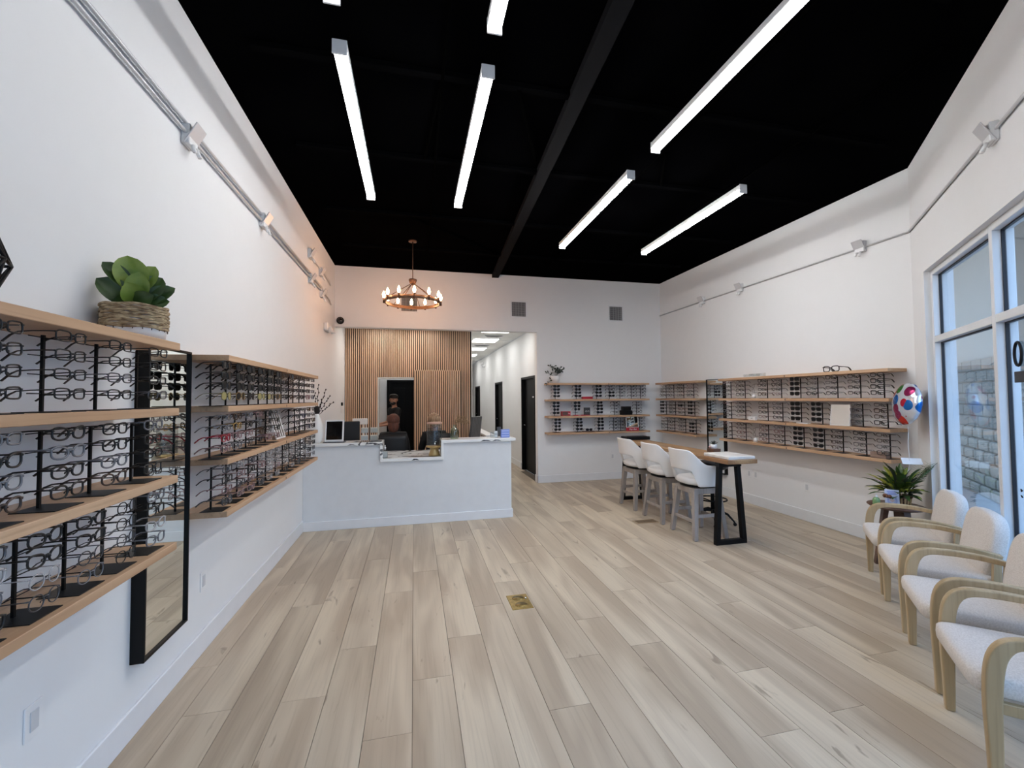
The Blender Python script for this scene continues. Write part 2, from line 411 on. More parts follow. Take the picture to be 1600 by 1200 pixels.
# hall ceiling vents
for q, (x, y) in enumerate(((1.5, 9.35), (1.5, 11.1))):
    t = thing('ceiling_vent', '%s square louvred air vent in the hallway ceiling' % ('nearer', 'farther')[q], 'vent', (x, y, HH+.02))
    MB().box(0, .5, 0, .5, -.018, 0, .003).build('frame', TRIM, t)
    for z in range(5): MB().box(.05+.02*z, .45-.02*z, .05+.045*z, .075+.045*z, -.03, -.016, .002).build('louvre', mat('vent_grey', (130, 132, 134), .5), t)
# baseboards
def base(name, x0, x1, y0, y1): struct(MB().box(x0, x1, y0, y1, 0, .14, .004).build(name, TRIM))
base('baseboard_left', XL, XL+.016, YF+.05, 5.645); base('baseboard_right', XR-.016, XR, YR+.02, YB)
base('baseboard_back', OX-.016, XR-.016, YB-.016, YB); base('baseboard_opening', OX-.016, OX, YB-.016, YB+.15)
base('baseboard_hall', 2.354, 2.37, YB+.16, 8.2)
base('baseboard_hall_far', 2.354, 2.37, 9.42, 11.43)
# header corner bead
struct(MB().box(XL, OX, YB-.004, YB, ZH, ZH+.012).build('trim_1', TRIM))

# doors
def door(n, y0, y1):
    d = MB(); d.box(2.355, 2.46, y0-.0, y0+.05, 0, 2.05, .003); d.box(2.355, 2.46, y1-.05, y1, 0, 2.05, .003); d.box(2.355, 2.46, y0+.05, y1-.05, 2.0, 2.05, .003)
    f = struct(d.build('door_%d' % n, BLKDOOR))
    MB().box(2.43, 2.47, y0+.055, y1-.055, 0.005, 1.995, .003).build('door_leaf', BLKDOOR, f)
    h = MB(); h.tube([(2.43, y1-.12, 1.0), (2.38, y1-.12, 1.0), (2.38, y1-.24, 1.0)], .009, 8); h.build('door_handle', CHROME, f)
    return f
d1 = door(1, 8.25, 9.35); door(2, 11.5, 12.54); door(3, 15.58, 16.75)
MB().box(2.424, 2.43, 8.46, 8.66, 1.60, 1.63, .001).build('door_sign', WHITEP, d1)
# exam room door, seen through the doorway
d = MB(); d.box(-.60, -.54, 10.16, 10.2, 0, 2.03, .003); d.box(.28, .34, 10.16, 10.2, 0, 2.03, .003); d.box(-.54, .28, 10.16, 10.2, 1.97, 2.03, .003)
f = struct(d.build('door_4', BLKDOOR)); MB().box(-.54, .28, 10.175, 10.2, 0, 1.97).build('door_leaf', BLKDOOR, f)
for a in (-.46, -.04): MB().box(a, a+.26, 10.165, 10.176, .2, 1.85, .006).build('door_panel', BLKDOOR, f)
# doorway trim
d = MB(); d.box(-.70, -.68, YS-.03, YS+.12, 0, 2.03); d.box(-.68, 0, YS-.03, YS+.12, 2.005, 2.03); struct(d.build('trim_2', mat('pale_metal_trim', (214, 212, 206), .35)))

# slat wall: felt backing + slats, and the slat-faced leaf folded open beside the doorway
felt = MB(); felt.box(XL, -.70, YS-.012, YS, 0, HH); felt.box(.0, XS, YS-.012, YS, 0, HH); felt.box(-.70, 0, YS-.012, YS, 2.03, HH)
felt = struct(felt.build('wall_slat_panel', FELT))
pitch = .0385; sf = MB().box(0, .0225, -.016, 0, .0, HH, .002).mesh('slat', SLATW); ss = MB().box(0, .0225, -.016, 0, 2.035, HH, .002).mesh('slat', SLATW)
x = XL+.012
while x < XS-.02:
    link('slat', ss if -.715 < x < .0 else sf, felt, (x, YS-.012, 0)); x += pitch
struct(MB().box(XS, XS+.012, YS-.045, YS+.12, 0, HH).build('trim_3', TRIM))
jd = thing('slat_door', 'slat-faced door leaf standing open flat against the slatted wood wall', 'door', (0, 0, 0))
MB().box(.012, .935, YS-.098, YS-.046, .01, 2.165, .003).build('door_leaf', FELT, jd)
x = .018; sj = MB().box(0, .0225, -.014, 0, .01, 2.17, .002).mesh('slat', SLATW)
while x < .915: link('slat', sj, jd, (x, YS-.098, 0)); x += pitch
# room divider between header and ceiling is the back wall itself

# ------------------------------------------------------------------ window wall (local x along, y outwards)
def wbuild(mb, name, m_, parent=None):
    o = mb.build(name, m_, parent)
    if parent is None: o.location = (XR, YR, 0); o.rotation_euler = (0, 0, WROT)
    return o
T0, T1 = .375, 8.05; ZW0, ZW1 = .12, 2.741
w = MB(); w.box(-.2, T0, 0, .2, -.1, HC); w.box(T0, T1, 0, .2, ZW1, HC); w.box(T1, WL+.3, 0, .2, -.1, HC); w.box(T0, T1, 0, .2, -.1, ZW0)
struct(wbuild(w, 'wall_front', WALL))
struct(wbuild(MB().box(.02, T0, -.016, 0, 0, .14, .003), 'baseboard_front', TRIM))
FRAMEM = mat('window_frame_white', (226, 228, 230), .35); GASK = mat('black_gasket', (12, 13, 24), .5)
mull = [T0+.05]; edges = [T0, 1.60, 2.85, 4.10, 5.35, 6.60, 7.85]
for i in range(len(edges)-1):
    a = edges[i]+(.05 if i else .035); b = edges[i+1]
    if i == 0: a = T0+.05
    fr = MB()
    fr.box(b, b+.05, .045, .15, ZW0, ZW1, .003)
    if i == 0: fr.box(T0, T0+.05, .045, .15, ZW0, ZW1, .003)
    fr.box(a, b, .045, .15, 2.072, 2.128, .003); fr.box(a, b, .045, .15, ZW1-.05, ZW1, .003); fr.box(a, b, .045, .15, ZW0, ZW0+.06, .003)
    wf = struct(wbuild(fr, 'window_%d' % (i+1), FRAMEM))
    for z0, z1 in ((ZW0+.06, 2.072), (2.128, ZW1-.05)):
        g = MB(); q = .010
        g.box(a, a+q, .088, .108, z0, z1); g.box(b-q, b, .088, .108, z0, z1); g.box(a+q, b-q, .088, .108, z0, z0+q); g.box(a+q, b-q, .088, .108, z1-q, z1)
        g.build('gasket', GASK, wf)
        MB().box(a+.004, b-.004, .096, .1, z0+.004, z1-.004).build('pane', GLASS, wf)
# decal on the second pane: rings of an entrance sign seen from inside
t = bpy.data.objects['window_2']
g = MB(); g.smooth = True
g.tube([(1.80+.045*math.cos(a), .09, 1.85+.075*math.sin(a)) for a in [2*PI*k/20 for k in range(20)]], .008, 6, closed=True); g.build('numeral', BLACK, t)
g = MB().box(1.75, 1.98, .086, .094, 1.67, 1.74, .002); g.build('decal_bar', mat('decal_grey', (52, 50, 52), .5), t)
g = MB(); g.tube([(1.76, .09, 1.0), (1.765, .09, .985), (1.775, .09, .995)], .004, 5); g.tube([(1.76, .09, .96), (1.775, .09, .95)], .004, 5); g.build('decal_marks', BLACK, t)

# ------------------------------------------------------------------ outdoors
struct(MB().prism([wp(-6, -.25)[:2], wp(12, -.25)[:2], wp(12, -16)[:2], wp(-6, -16)[:2]], -.2, -.02).build('pavement', mat('concrete', (150, 150, 148), .9, noise=(130, 130, 130), nscale=(3, 3, 3), bump=.2)))
STUC = mat('stucco', (140, 134, 124), .9, bump=.3, bscale=120)
def wloc(o): o.location = (XR, YR, 0); o.rotation_euler = (0, 0, WROT); return o
ob = thing('neighbour_wall', 'grey exterior wall with stone blocks outside, seen through the window glass', 'building')
wloc(ob)
MB().box(-11, -2.95, 1.6, 1.9, -.02, 4.6).build('stucco_wall', STUC, ob); MB().box(-11, 1.5, .22, 3.2, 4.0, 4.2).build('canopy', STUC, ob)
BRK = mat('grey_block', (122, 116, 106), .9, noise=(98, 94, 86), nscale=(6, 6, 6), bump=.4, bscale=50)
BR2 = mat('pale_stone', (150, 142, 128), .9, noise=(116, 108, 96), nscale=(9, 9, 9), bump=.5, bscale=40); bm2 = MB().box(0, .375, -.045, 0, 0, .165, .02).mesh('stone_block', BR2)
bm1 = MB().box(0, .375, -.03, 0, 0, .165, .008).mesh('stone_block', BRK)
for r in range(12):
    for c in range(14):
        xx = -8.2+c*.39+(.195 if r % 2 else 0)
        if xx+.375 < -2.93: link('stone_block', bm2 if r < 6 else bm1, ob, (xx, 1.6, .0+r*.18))
fb = thing('far_building', 'pale building across the street, seen through the window', 'building'); wloc(fb)
MB().box(-14, 16, 13.0, 14.0, -.02, 4.2).build('facade', mat('far_facade', (150, 152, 150), .9), fb)
for k in range(9): MB().box(-13+k*3.2, -11.2+k*3.2, 12.96, 13.0, .3, 2.6, .01).build('shop_window', mat('far_window', (60, 70, 78), .3), fb)
# ------------------------------------------------------------------ ceiling structure
def rod(name, a, b, r, m_, label, cat, n=8):
    a = Vector(a); b = Vector(b); o = MB().tube([(0, 0, 0), tuple(b-a)], r, n).build(name, m_, None, a); return tag(o, label, cat)
a = Vector((1.155, 2.15)); b = Vector((1.475, YB-.01)); dr = (b-a).normalized(); a = a-dr*6.0; nn = Vector((dr.y, -dr.x))*.062
o = MB().prism([tuple(a-nn), tuple(a+nn), tuple(b+nn), tuple(b-nn)], 3.83, HC-.002).build('ceiling_beam', BEAM); tag(o, 'long dark grey beam running the length of the black ceiling', 'beam')
for q, y in enumerate((1.75, 2.97, 4.07, 5.37, 6.6)):
    xr_ = min(XR-.02, XR-.02 if y > YR else XR-SA/CA*(YR-y)-.12)
    o = MB().box(XL+.3, xr_-.3, y-.03, y+.03, 3.855, HC-.002, .003).build('ceiling_purlin', mat('purlin_black', (7, 7, 8), .9, spec=.0))
    tag(o, 'black cross purlin under the ceiling, %s from the back wall' % ('fifth', 'fourth', 'third', 'second', 'nearest')[q], 'purlin', 'black ceiling purlins')
for q, (p0, p1) in enumerate((((.2, .3, 3.86), (.2, 6.6, 3.86)), ((2.25, .8, 3.86), (2.25, 6.9, 3.86)), ((3.35, 2.0, 3.86), (3.35, 6.9, 3.86)))):
    rod('conduit_pipe', p0, p1, .011, DPIPE, 'thin black pipe along the ceiling, %s' % ('between the two left tube lights', 'beside the right tube lights', 'nearest the right wall')[q], 'pipe')
for q, (p0, p1) in enumerate((((.75, 2.97, 3.86), (1.15, 3.9, 3.87)), ((.1, 4.07, 3.87), (.2, 2.97, 3.87)), ((-.1, 5.37, 3.87), (1.3, 6.6, 3.87)), ((2.6, 4.07, 3.87), (2.3, 3.5, 3.87)))):
    rod('ceiling_brace', p0, p1, .016, DPIPE, 'black diagonal brace under the ceiling, %s' % ('beside the long beam', 'above the left tube lights', 'near the chandelier', 'above the right tube lights')[q], 'brace')
# tube lights
def tube_mat(e):
    return mat('lit_tube_%d' % round(e), (255, 255, 255), .5, emit=(.975, .985, 1), es=e)
def tube_light(x, y0, y1, label, e=27., z=3.58):
    t = thing('tube_light', label, 'tube light', (x, (y0+y1)/2, z), 0, 'suspended linear tube lights'); L = (y1-y0)/2
    MB().box(-.040, .040, -L, L, .012, .06, .006).build('housing', WHITEP, t)
    g = MB(); prof = [(.037*math.cos(a), .012+.034*math.sin(a)) for a in [-PI*k/8 for k in range(9)]]
    g.prism([(p_[1], p_[0]) for p_ in prof], -L+.006, L-.006, 'zx', smooth=True); g.build('diffuser', tube_mat(e), t)
    for s in (-1, 1): MB().box(-.041, .041, s*L-.006, s*L+.006, -.024, .062, .003).build('end_cap', WHITEP, t)
    for s in (-1, 1): MB().tube([(0, s*L*.7, .06), (0, s*L*.7, HC-z)], .0025, 5).build('suspension_wire', DPIPE, t)
tube_light(-.41, 2.52, 4.35, 'long lit tube light nearest the left wall, fully in view', 16)
tube_light(.445, 2.52, 4.35, 'long lit tube light in the second line from the left wall, fully in view', 44)
tube_light(.425, .37, 2.20, 'lit tube light at the top edge of the view, second line from the left', 16)
tube_light(-.395, .37, 2.20, 'lit tube light barely showing at the top edge, left line', 11)
tube_light(1.895, 1.20, 3.03, 'long lit tube light at upper right, nearest the viewer', 30)
tube_light(1.905, 3.45, 5.28, 'lit tube light in the right middle, beyond the nearest one', 84)
tube_light(3.10, 3.46, 5.29, 'lit tube light nearest the right wall', 64)

# ------------------------------------------------------------------ chandelier
ch = thing('chandelier', 'round bronze ring chandelier with candle bulbs hanging over the reception', 'chandelier', (-.014, 6.3, 0))
BRZ = mat('bronze', (92, 66, 50), .45, .6); RZ = 2.99; RR = .39
g = MB(); g.lathe([(RR-.012, 0), (RR+.006, 0), (RR+.006, .045), (RR-.012, .045), (RR-.012, 0)], 48, (0, 0, RZ-.02), cap=False); g.build('ring', mat('wood_bronze', (128, 96, 72), .5, .2, noise=(96, 70, 52), nscale=(20, 20, 20)), ch)
MB().lathe([(.02, .09), (.055, .085), (.058, .07), (.045, .03), (.02, .0)][::-1], 20, (0, 0, 3.24)).build('hub', BRZ, ch)
MB().tube([(0, 0, 3.33), (0, 0, HC-.02)], .006, 6).build('stem', BRZ, ch); MB().lathe([(.06, 0), (.06, .02)], 20, (0, 0, HC-.022)).build('canopy', BRZ, ch)
g = MB(); ks = 12
for k in range(6):
    a = 2*PI*(k+.25)/6; MB().tube([(.04*math.cos(a), .04*math.sin(a), 3.25), (RR*math.cos(a), RR*math.sin(a), RZ+.02)], .005, 6).build('spoke', BRZ, ch)
for k in range(ks):
    a = 2*PI*(k+.1)/ks; c = ((RR+.012)*math.cos(a), (RR+.012)*math.sin(a), RZ)
    MB().tube([(c[0], c[1], RZ-.03), (c[0], c[1], RZ+.045)], .013, 10).build('socket', BRZ, ch)
    b_ = MB(); b_.lathe([(.008, 0), (.016, .015), (.020, .04), (.016, .065), (.006, .09), (.001, .098)], 10, (c[0], c[1], RZ+.045)); b_.build('bulb', BULB, ch)

# ------------------------------------------------------------------ wall conduits and boxes
WCOND = mat('painted_conduit', (206, 206, 208), .4, .3)
cl = thing('wall_conduit', 'pair of white electrical conduits running along the upper left wall', 'conduit')
for z, a, b in ((3.222, -.8, 6.6), (3.168, -.8, 7.05)): MB().tube([(XL+.022, a, z), (XL+.022, b, z)], .011, 8).build('pipe', WCOND, cl)
MB().tube([(XL+.022, 6.6, 3.168), (XL+.022, 7.15, 3.168), (XL+.022, 7.3, 3.12)], .011, 8).build('pipe', WCOND, cl)
c2 = thing('wall_conduit', 'short upper conduit on the left wall near the back corner', 'conduit')
MB().tube([(XL+.022, 5.9, 3.46), (XL+.022, 7.1, 3.46), (XL+.022, 7.25, 3.42)], .011, 8).build('pipe', WCOND, c2)
cr_ = thing('wall_conduit', 'thin white conduit running along the right wall and above the window', 'conduit')
MB().tube([(XR-.016, YB-.01, 3.24), (XR-.016, YR+.01, 3.24), wp(.03, .016, 3.24), wp(4.5, .016, 3.24)], .010, 8).build('pipe', WCOND, cr_)
def jbox(loc, rz, label):
    t = thing('junction_box', label, 'junction box', loc, rz, 'white junction boxes on the conduits')
    MB().box(-.05, .05, -.045, 0, -.06, .06, .004).build('box', WHITEP, t)
    g = MB(); g.X = Matrix.Translation((0, -.05, 0)) @ Matrix.Rotation(.5, 4, 'X'); g.box(-.058, .058, -.004, .004, -.07, .075, .002); g.build('cover', WCOND, t)
    g = MB(); g.tube([(.02, -.05, -.06), (.02, -.07, -.11)], .012, 8); g.tube([(-.025, -.05, -.06), (-.025, -.062, -.1)], .012, 8); g.build('lamp_neck', WHITEP, t)
for q, (y, z) in enumerate(((2.85, 3.16), (4.13, 3.18), (5.92, 3.16), (6.6, 3.13))):
    jbox((XL, y, z), PI/2, 'white junction box on the left wall conduit, %s from the viewer' % ('nearest', 'second', 'third', 'fourth')[q])
for q, (y, z) in enumerate(((5.88, 3.47), (6.52, 3.42))): jbox((XL, y, z), PI/2, 'white junction box on the short upper conduit, %s' % ('its near end', 'its middle')[q])
for q, y in enumerate((6.42, 5.54, 3.73)): jbox((XR, y, 3.25), -PI/2, 'white junction box on the right wall conduit, %s' % ('nearest the room corner', 'in the middle', 'nearest the window wall')[q])
p_ = wp(1.92, 0, 3.23); jbox(p_, WROT, 'white junction box above the window')
# wall vents
for q, (x, z) in enumerate(((-.078, 3.285), (1.92, 3.26), (3.90, 3.25))):
    t = thing('wall_vent', 'square white wall vent with grey grille on the back wall, %s' % ('behind the chandelier', 'middle one', 'rightmost')[q], 'vent', (x, YB, z), 0, 'back wall air vents')
    g = MB(); h = .16
    g.box(-h, h, -.012, 0, -h, -h+.025, .002); g.box(-h, h, -.012, 0, h-.025, h, .002); g.box(-h, -h+.025, -.012, 0, -h+.025, h-.025, .002); g.box(h-.025, h, -.012, 0, -h+.025, h-.025, .002); g.build('frame', TRIM, t)
    MB().box(-h+.02, h-.02, -.004, 0, -h+.02, h-.02).build('grille_back', mat('vent_dark', (78, 78, 80), .7), t)
    for k in range(14): MB().box(-h+.025, h-.025, -.010, -.004, -h+.03+k*.019, -h+.036+k*.019).build('grille_bar', mat('vent_bar', (150, 150, 152), .5), t)
    for k in range(5): MB().box(-.11+k*.055-.003, -.11+k*.055+.003, -.011, -.004, -h+.025, h-.025).build('grille_divider', MATS['vent_bar'], t)
t = thing('dome_camera', 'small black dome security camera above the opening by the left wall', 'camera', (-1.225, YB, 2.945))
g = MB(); g.X = Matrix.Rotation(PI/2, 4, 'X'); g.lathe([(.062, 0), (.062, .02), (.05, .035)], 24); g.build('housing', BLACK, t)
MB().ball((0, -.035, 0), (.043, .035, .043), 16, 8).build('lens_dome', mat('dome', (28, 20, 20), .1), t)
t = thing('emergency_light', 'white emergency light with two lamp heads on the left wall', 'emergency light', (XL, 6.98, 2.70), PI/2)
MB().box(-.14, .14, -.06, 0, -.06, .06, .012).build('housing', WHITEP, t)
for s in (-1, 1):
    g = MB(); g.X = Matrix.Translation((s*.08, -.085, -.05)) @ Matrix.Rotation(PI/2-.5, 4, 'X'); g.lathe([(.03, -.03), (.05, .02), (.05, .04)], 16); g.build('lamp_head', WHITEP, t)
t = thing('emergency_light', 'small white emergency light high on the hallway wall', 'emergency light', (2.37, 14.5, 2.72), -PI/2)
MB().box(-.12, .12, -.06, 0, -.05, .05, .01).build('housing', WHITEP, t)
for s in (-1, 1):
    g = MB(); g.X = Matrix.Translation((s*.1, -.08, .04)) @ Matrix.Rotation(PI/2, 4, 'X'); g.lathe([(.03, -.03), (.05, .02), (.05, .04)], 12); g.build('lamp_head', WHITEP, t)
def outlet(loc, rz, label):
    t = thing('power_outlet', label, 'outlet', loc, rz, 'white wall outlets')
    MB().box(-.038, .038, -.006, 0, -.06, .06, .002).build('cover_plate', WHITEP, t)
    MB().box(-.018, .018, -.009, -.005, -.035, .035, .002).build('socket', mat('socket_grey', (205, 207, 210), .4), t)
outlet((XL, 1.894, .474), PI/2, 'white wall outlet low on the left wall near the viewer')
outlet((XL, 3.15, .447), PI/2, 'white wall outlet on the left wall beyond the mirror')
outlet((3.783, YB, .447), 0, 'white wall outlet on the back wall under the shelves')
outlet((XR, 5.47, .445), -PI/2, 'left one of the two white outlets on the right wall'); outlet((XR, 5.345, .445), -PI/2, 'right one of the two adjoining outlets on the right wall'); outlet((XR, 4.51, .433), -PI/2, 'white wall outlet on the right wall nearer the chairs')
t = thing('thermostat', 'small white thermostat on the left wall behind the reception desk', 'thermostat', (XL, 8.47, 1.44), PI/2)
MB().box(-.04, .04, -.022, 0, -.09, .03, .006).build('body', WHITEP, t); MB().box(-.03, .03, -.03, 0, .04, .10, .004).build('sensor', BLACK, t)
# floor registers
t = thing('floor_register', 'brass box cover set into the wood floor in the middle of the room', 'floor register', (.807, 3.312, 0))
MB().box(-.083, .083, -.118, .118, -.004, .004, .002).build('frame', BRASS, t)
for k in range(2):
    g = MB(); g.lathe([(.001, .007), (.045, .007), (.05, .003)][::-1], 20, (0, -.055+k*.11, 0), sy=.8); g.build('lid', mat('brass_worn', (160, 140, 92), .35, 1.0, noise=(110, 96, 60), nscale=(60, 60, 60)), t)
MB().tube([(.06, .03, .005), (.06, .045, .008)], .006, 6).build('latch', CHROME, t)
t = thing('floor_register', 'flat wooden floor register beside the bar stools', 'floor register', (2.895, 5.02, 0))
MB().box(-.155, .155, -.07, .07, -.004, .004, .002).build('frame', wood('register_wood', (168, 146, 118), (150, 128, 100), (110, 90, 66), 0), t)
for k in range(7): MB().box(-.13, .13, -.052+k*.016, -.046+k*.016, .003, .0055).build('slot', mat('slot_dark', (96, 78, 60), .7), t)

# ------------------------------------------------------------------ wooden wall shelves
TIER = [1.868, 1.565, 1.255, .948]; TH = .034; DP = .25
BLT = mat('shelf_joint', (52, 42, 34), .5)
tn = ('top', 'second', 'third', 'bottom')
def shelf(x0, x1, y0, y1, z, label, m_, grp, bracket):
    t = thing('wall_shelf', label, 'shelf', ((x0+x1)/2, (y0+y1)/2, z), 0, grp)
    a, b = (x1-x0)/2, (y1-y0)/2
    MB().box(-a, a, -b, b, -TH, 0, .002).build('board', m_, t)
    for s in bracket: MB().box(*s, -TH*.75, -TH*.25).build('dowel', BLT, t)
    return t
e = .001
for k, z in enumerate(TIER):
    shelf(XL, XL+DP, 1.085, 2.297, z, '%s oak board of the near left wall shelves, before the mirror' % tn[k], SHELFW, 'near left wall shelves', [(-DP/2, DP/2-.03, -.4, -.38)])
    shelf(XL, XL+DP, -.13, 1.083, z, '%s oak board of the left wall shelves, out of frame at the left edge' % tn[k], SHELFW, 'near left wall shelves', [(-DP/2, DP/2-.03, -.4, -.38)])
    shelf(XL, XL+DP, 2.842, 4.028, z, '%s oak board on the left wall just past the mirror' % tn[k], SHELFW, 'far left wall shelves', [(-DP/2, DP/2-.03, -.4, -.38)])
    shelf(XL, XL+DP, 4.031, 5.270, z, '%s oak board on the left wall nearest the reception counter' % tn[k], SHELFW, 'far left wall shelves', [(DP/2-.004, DP/2+.0005, -.62, -.61)])
    shelf(XR-DP, XR, 3.330, 4.558, z, '%s oak board on the right wall nearest the balloon' % tn[k], SHELFW, 'right wall shelves', [(-DP/2-.0005, 0, .608, .614)])
    shelf(XR-DP, XR, 4.561, 5.790, z, '%s oak board on the right wall, middle section beside the black mirror' % tn[k], SHELFW, 'right wall shelves', [(-DP/2-.0005, 0, -.6145, -.609)])
    shelf(XR-DP, XR, 6.345, 7.565, z, '%s oak board on the right wall nearest the room corner' % tn[k], SHELFW, 'right wall shelves', [(DP/2-.05, DP/2-.04, -.4, -.38)])
    shelf(2.405, 3.605, YB-DP, YB, z, '%s oak board on the back wall, left section' % tn[k], SHELFWX, 'back wall shelves', [(.594, .600, -DP/2-.0005, 0)])
    shelf(3.608, 4.462, YB-DP, YB, z, '%s oak board on the back wall, right section' % tn[k], SHELFWX, 'back wall shelves', [(-.4275, -.422, -DP/2-.0005, 0)])

# ------------------------------------------------------------------ tall wall mirrors
def wall_mirror(loc, rz, label):
    t = thing('wall_mirror', label, 'mirror', loc, rz, 'tall black framed mirrors'); hw_, z0, z1, dp = .205, .345, 1.880, .06
    MB().box(-hw_+.010, hw_-.010, -dp+.012, -.004, z0+.01, z1-.01).build('mirror_glass', MIRROR, t)
    for x0, x1, a, b in ((-hw_, -hw_+.012, z0, z1), (hw_-.012, hw_, z0, z1), (-hw_+.012, hw_-.012, z0, z0+.012), (-hw_+.012, hw_-.012, z1-.012, z1)):
        MB().box(x0, x1, -dp, 0, a, b, .0015).build('frame_rail', BLACK, t)
wall_mirror((XL, 2.632, 0), PI/2, 'tall black framed mirror on the left wall between the shelves')
wall_mirror((XR, 6.12, 0), -PI/2, 'tall black framed mirror on the right wall beyond the bar table')

# ------------------------------------------------------------------ eyewear
def se(a, b, n, lift=0, droop=0, N=20):
    out = []
    for k in range(N):
        t = 2*PI*k/N; c, s_ = math.cos(t), math.sin(t)
        x = a*abs(c)**(2/n)*(1 if c >= 0 else -1); z = b*abs(s_)**(2/n)*(1 if s_ >= 0 else -1)
        z += lift*x if z > 0 else -droop*x*.4
        out.append((x, z))
    return out
STY = {'rect': (.0265, .0165, 3.6, .04, 0, .0017), 'soft': (.0265, .0195, 2.9, .05, 0, .0020), 'round': (.0235, .0225, 2.1, 0, 0, .0013),
       'cat': (.0275, .019, 2.5, .16, 0, .0022), 'square': (.0275, .0215, 3.6, .03, 0, .0026), 'aviator': (.0275, .0235, 2.3, .0, .25, .0012)}
def front_mb(sty):
    a, b, n, lift, dr_, r = STY[sty]; r *= 1.5; g = MB(); cx = .0085+a
    for s in (-1, 1):
        pts = [(s*(cx+x), -.004*abs(x/a) if x > 0 else 0, z) for x, z in se(a, b, n, lift, dr_)]
        pts = [(p_[0], .005*((abs(p_[0]))/.06)**2, p_[2]) for p_ in pts]
        g.tube(pts, r, 5, closed=True)
        g.tube([(s*(cx+a-.001), .004, b*.62), (s*(cx+a+.005), .007, b*.62+.001)], r*1.2, 5)
        g.tube([(s*.0095, .001, -.001), (s*.0075, .008, -.004), (s*.0078, .009, -.009)], r*.55+.0004, 4)
    g.tube([(-.0095, .001, b*.30), (0, -.001, b*.42), (.0095, .001, b*.30)], r*1.15, 6)
    return g
def lens_mb(sty, s):
    a, b, n, lift, dr_, r = STY[sty]; cx = .0085+a; g = MB(); o = se(a, b, n, lift, dr_)
    P = [(s*(cx+x), .005*((cx+x)/.06)**2+.0008, z) for x, z in o]; c = (s*cx, .005*(cx/.06)**2-.0006, 0)
    vs = [c]+P; N = len(P); fs = [[0, k+1, (k+1) % N+1] for k in range(N)]
    if s < 0: fs = [f[::-1] for f in fs]
    return g.add(vs, [f[::-1] for f in fs], True)
def temple_mb(sty, s):
    a, b, n, lift, dr_, r = STY[sty]; r *= 1.5; cx = .0085+a; x = cx+a+.005; z = b*.62+.001
    return MB().tube([(s*x, .006, z), (s*(x+.001), .02, z), (s*(x+.002), .06, z-.001), (s*(x+.001), .098, z-.004), (s*(x-.002), .118, z-.014), (s*(x-.004), .140, z-.034)],
                     [r*.9, r*.9, r*.8, r*.9, r*1.15, r*1.15], 5, flat=(1.55, (1, 0, 0)))
FC = {'black': ((12, 12, 13), .4), 'tortoise': ((82, 54, 34), .25), 'brown': ((74, 56, 48), .3), 'grey': ((112, 112, 116), .3), 'navy': ((34, 40, 66), .28),
      'gunmetal': ((88, 88, 92), .3), 'red': ((160, 22, 44), .3), 'gold': ((176, 142, 84), .3), 'clear': ((196, 190, 188), .12), 'pink': ((150, 118, 118), .3), 'olive': ((126, 116, 62), .3)}
FM = {k: mat('frame_'+k, c, r_, .7 if k in ('gold', 'gunmetal') else 0, noise=tuple(v*.7 for v in c) if k in ('tortoise', 'brown', 'olive') else None, nscale=(90, 90, 90)) for k, (c, r_) in FC.items()}
FM['clear'].node_tree.nodes['Principled BSDF'].inputs['Alpha'].default_value = .62
LM = {'clear': LENS, 'dark': DARKLENS, 'yellow': mat('yellow_lens', (160, 148, 96), .3)}
CA_ = {}
def cached(key, fn):
    if key not in CA_: CA_[key] = fn()
    return CA_[key]
LOOK = {'rect': 'rectangular', 'soft': 'soft square', 'round': 'round', 'cat': 'cat-eye', 'square': 'square', 'aviator': 'aviator'}
def eyewear(loc, rz, sty, col, lens, label, group, full):
    sun = lens != 'clear'; nm = 'sunglasses' if sun else 'eyeglasses'; fm, lm = FM[col], LM[lens]
    rz += R_.uniform(-.04, .04)
    if full:
        t = thing(nm, label, nm, loc, rz, group)
        link('frame_front', cached((sty, col, 'f'), lambda: front_mb(sty).mesh('frame_front', fm)), t)
        for s in (-1, 1):
            link('lens', cached((sty, lens, 'l', s), lambda: lens_mb(sty, s).mesh('lens', lm)), t)
            link('temple', cached((sty, col, 't', s), lambda: temple_mb(sty, s).mesh('temple', fm)), t)
    else:
        def mk():
            g = front_mb(sty)
            for s in (-1, 1):
                q = temple_mb(sty, s); g.cur = 0; g.add(q.v, q.f, True)
                q = lens_mb(sty, s); g.cur = 1; g.add(q.v, q.f, True)
            return g.mesh(nm, [fm, lm])
        t = link(nm, cached((sty, col, lens, 'one'), mk), None, loc, rz); tag(t, label, nm, group)
    return t
ROWZ = [.240, .180, .119, .057]
def stand_meshes():
    p = MB().box(-.062, .062, -.085, .035, 0, .003, .001).mesh('base_plate', BLKPLATE)
    q = MB().box(-.0042, .0042, -.0042, .0042, .003, .252).mesh('post', BLACK)
    h = MB(); h.tube([(0, 0, 0), (0, -.08, 0)], .0022, 5); h.tube([(-.012, -.082, -.004), (0, -.082, .001), (.012, -.082, -.004)], .002, 5); h.tube([(-.055, .0, .004), (.055, .0, .004)], .0018, 5)
    return p, q, h.mesh('holder', BLACK)
SP, SQ, SH = stand_meshes()
ORD = ['first', 'second', 'third', 'fourth', 'fifth', 'sixth', 'seventh', 'eighth', 'ninth', 'tenth', 'eleventh', 'twelfth']
RN = ['top row', 'second row', 'third row', 'bottom row']
def stand(loc, rz, label, grp):
    t = thing('eyewear_stand', label, 'display stand', loc, rz, grp)
    link('base_plate', SP, t); link('post', SQ, t)
    for z in ROWZ: link('holder', SH, t, (0, 0, z))
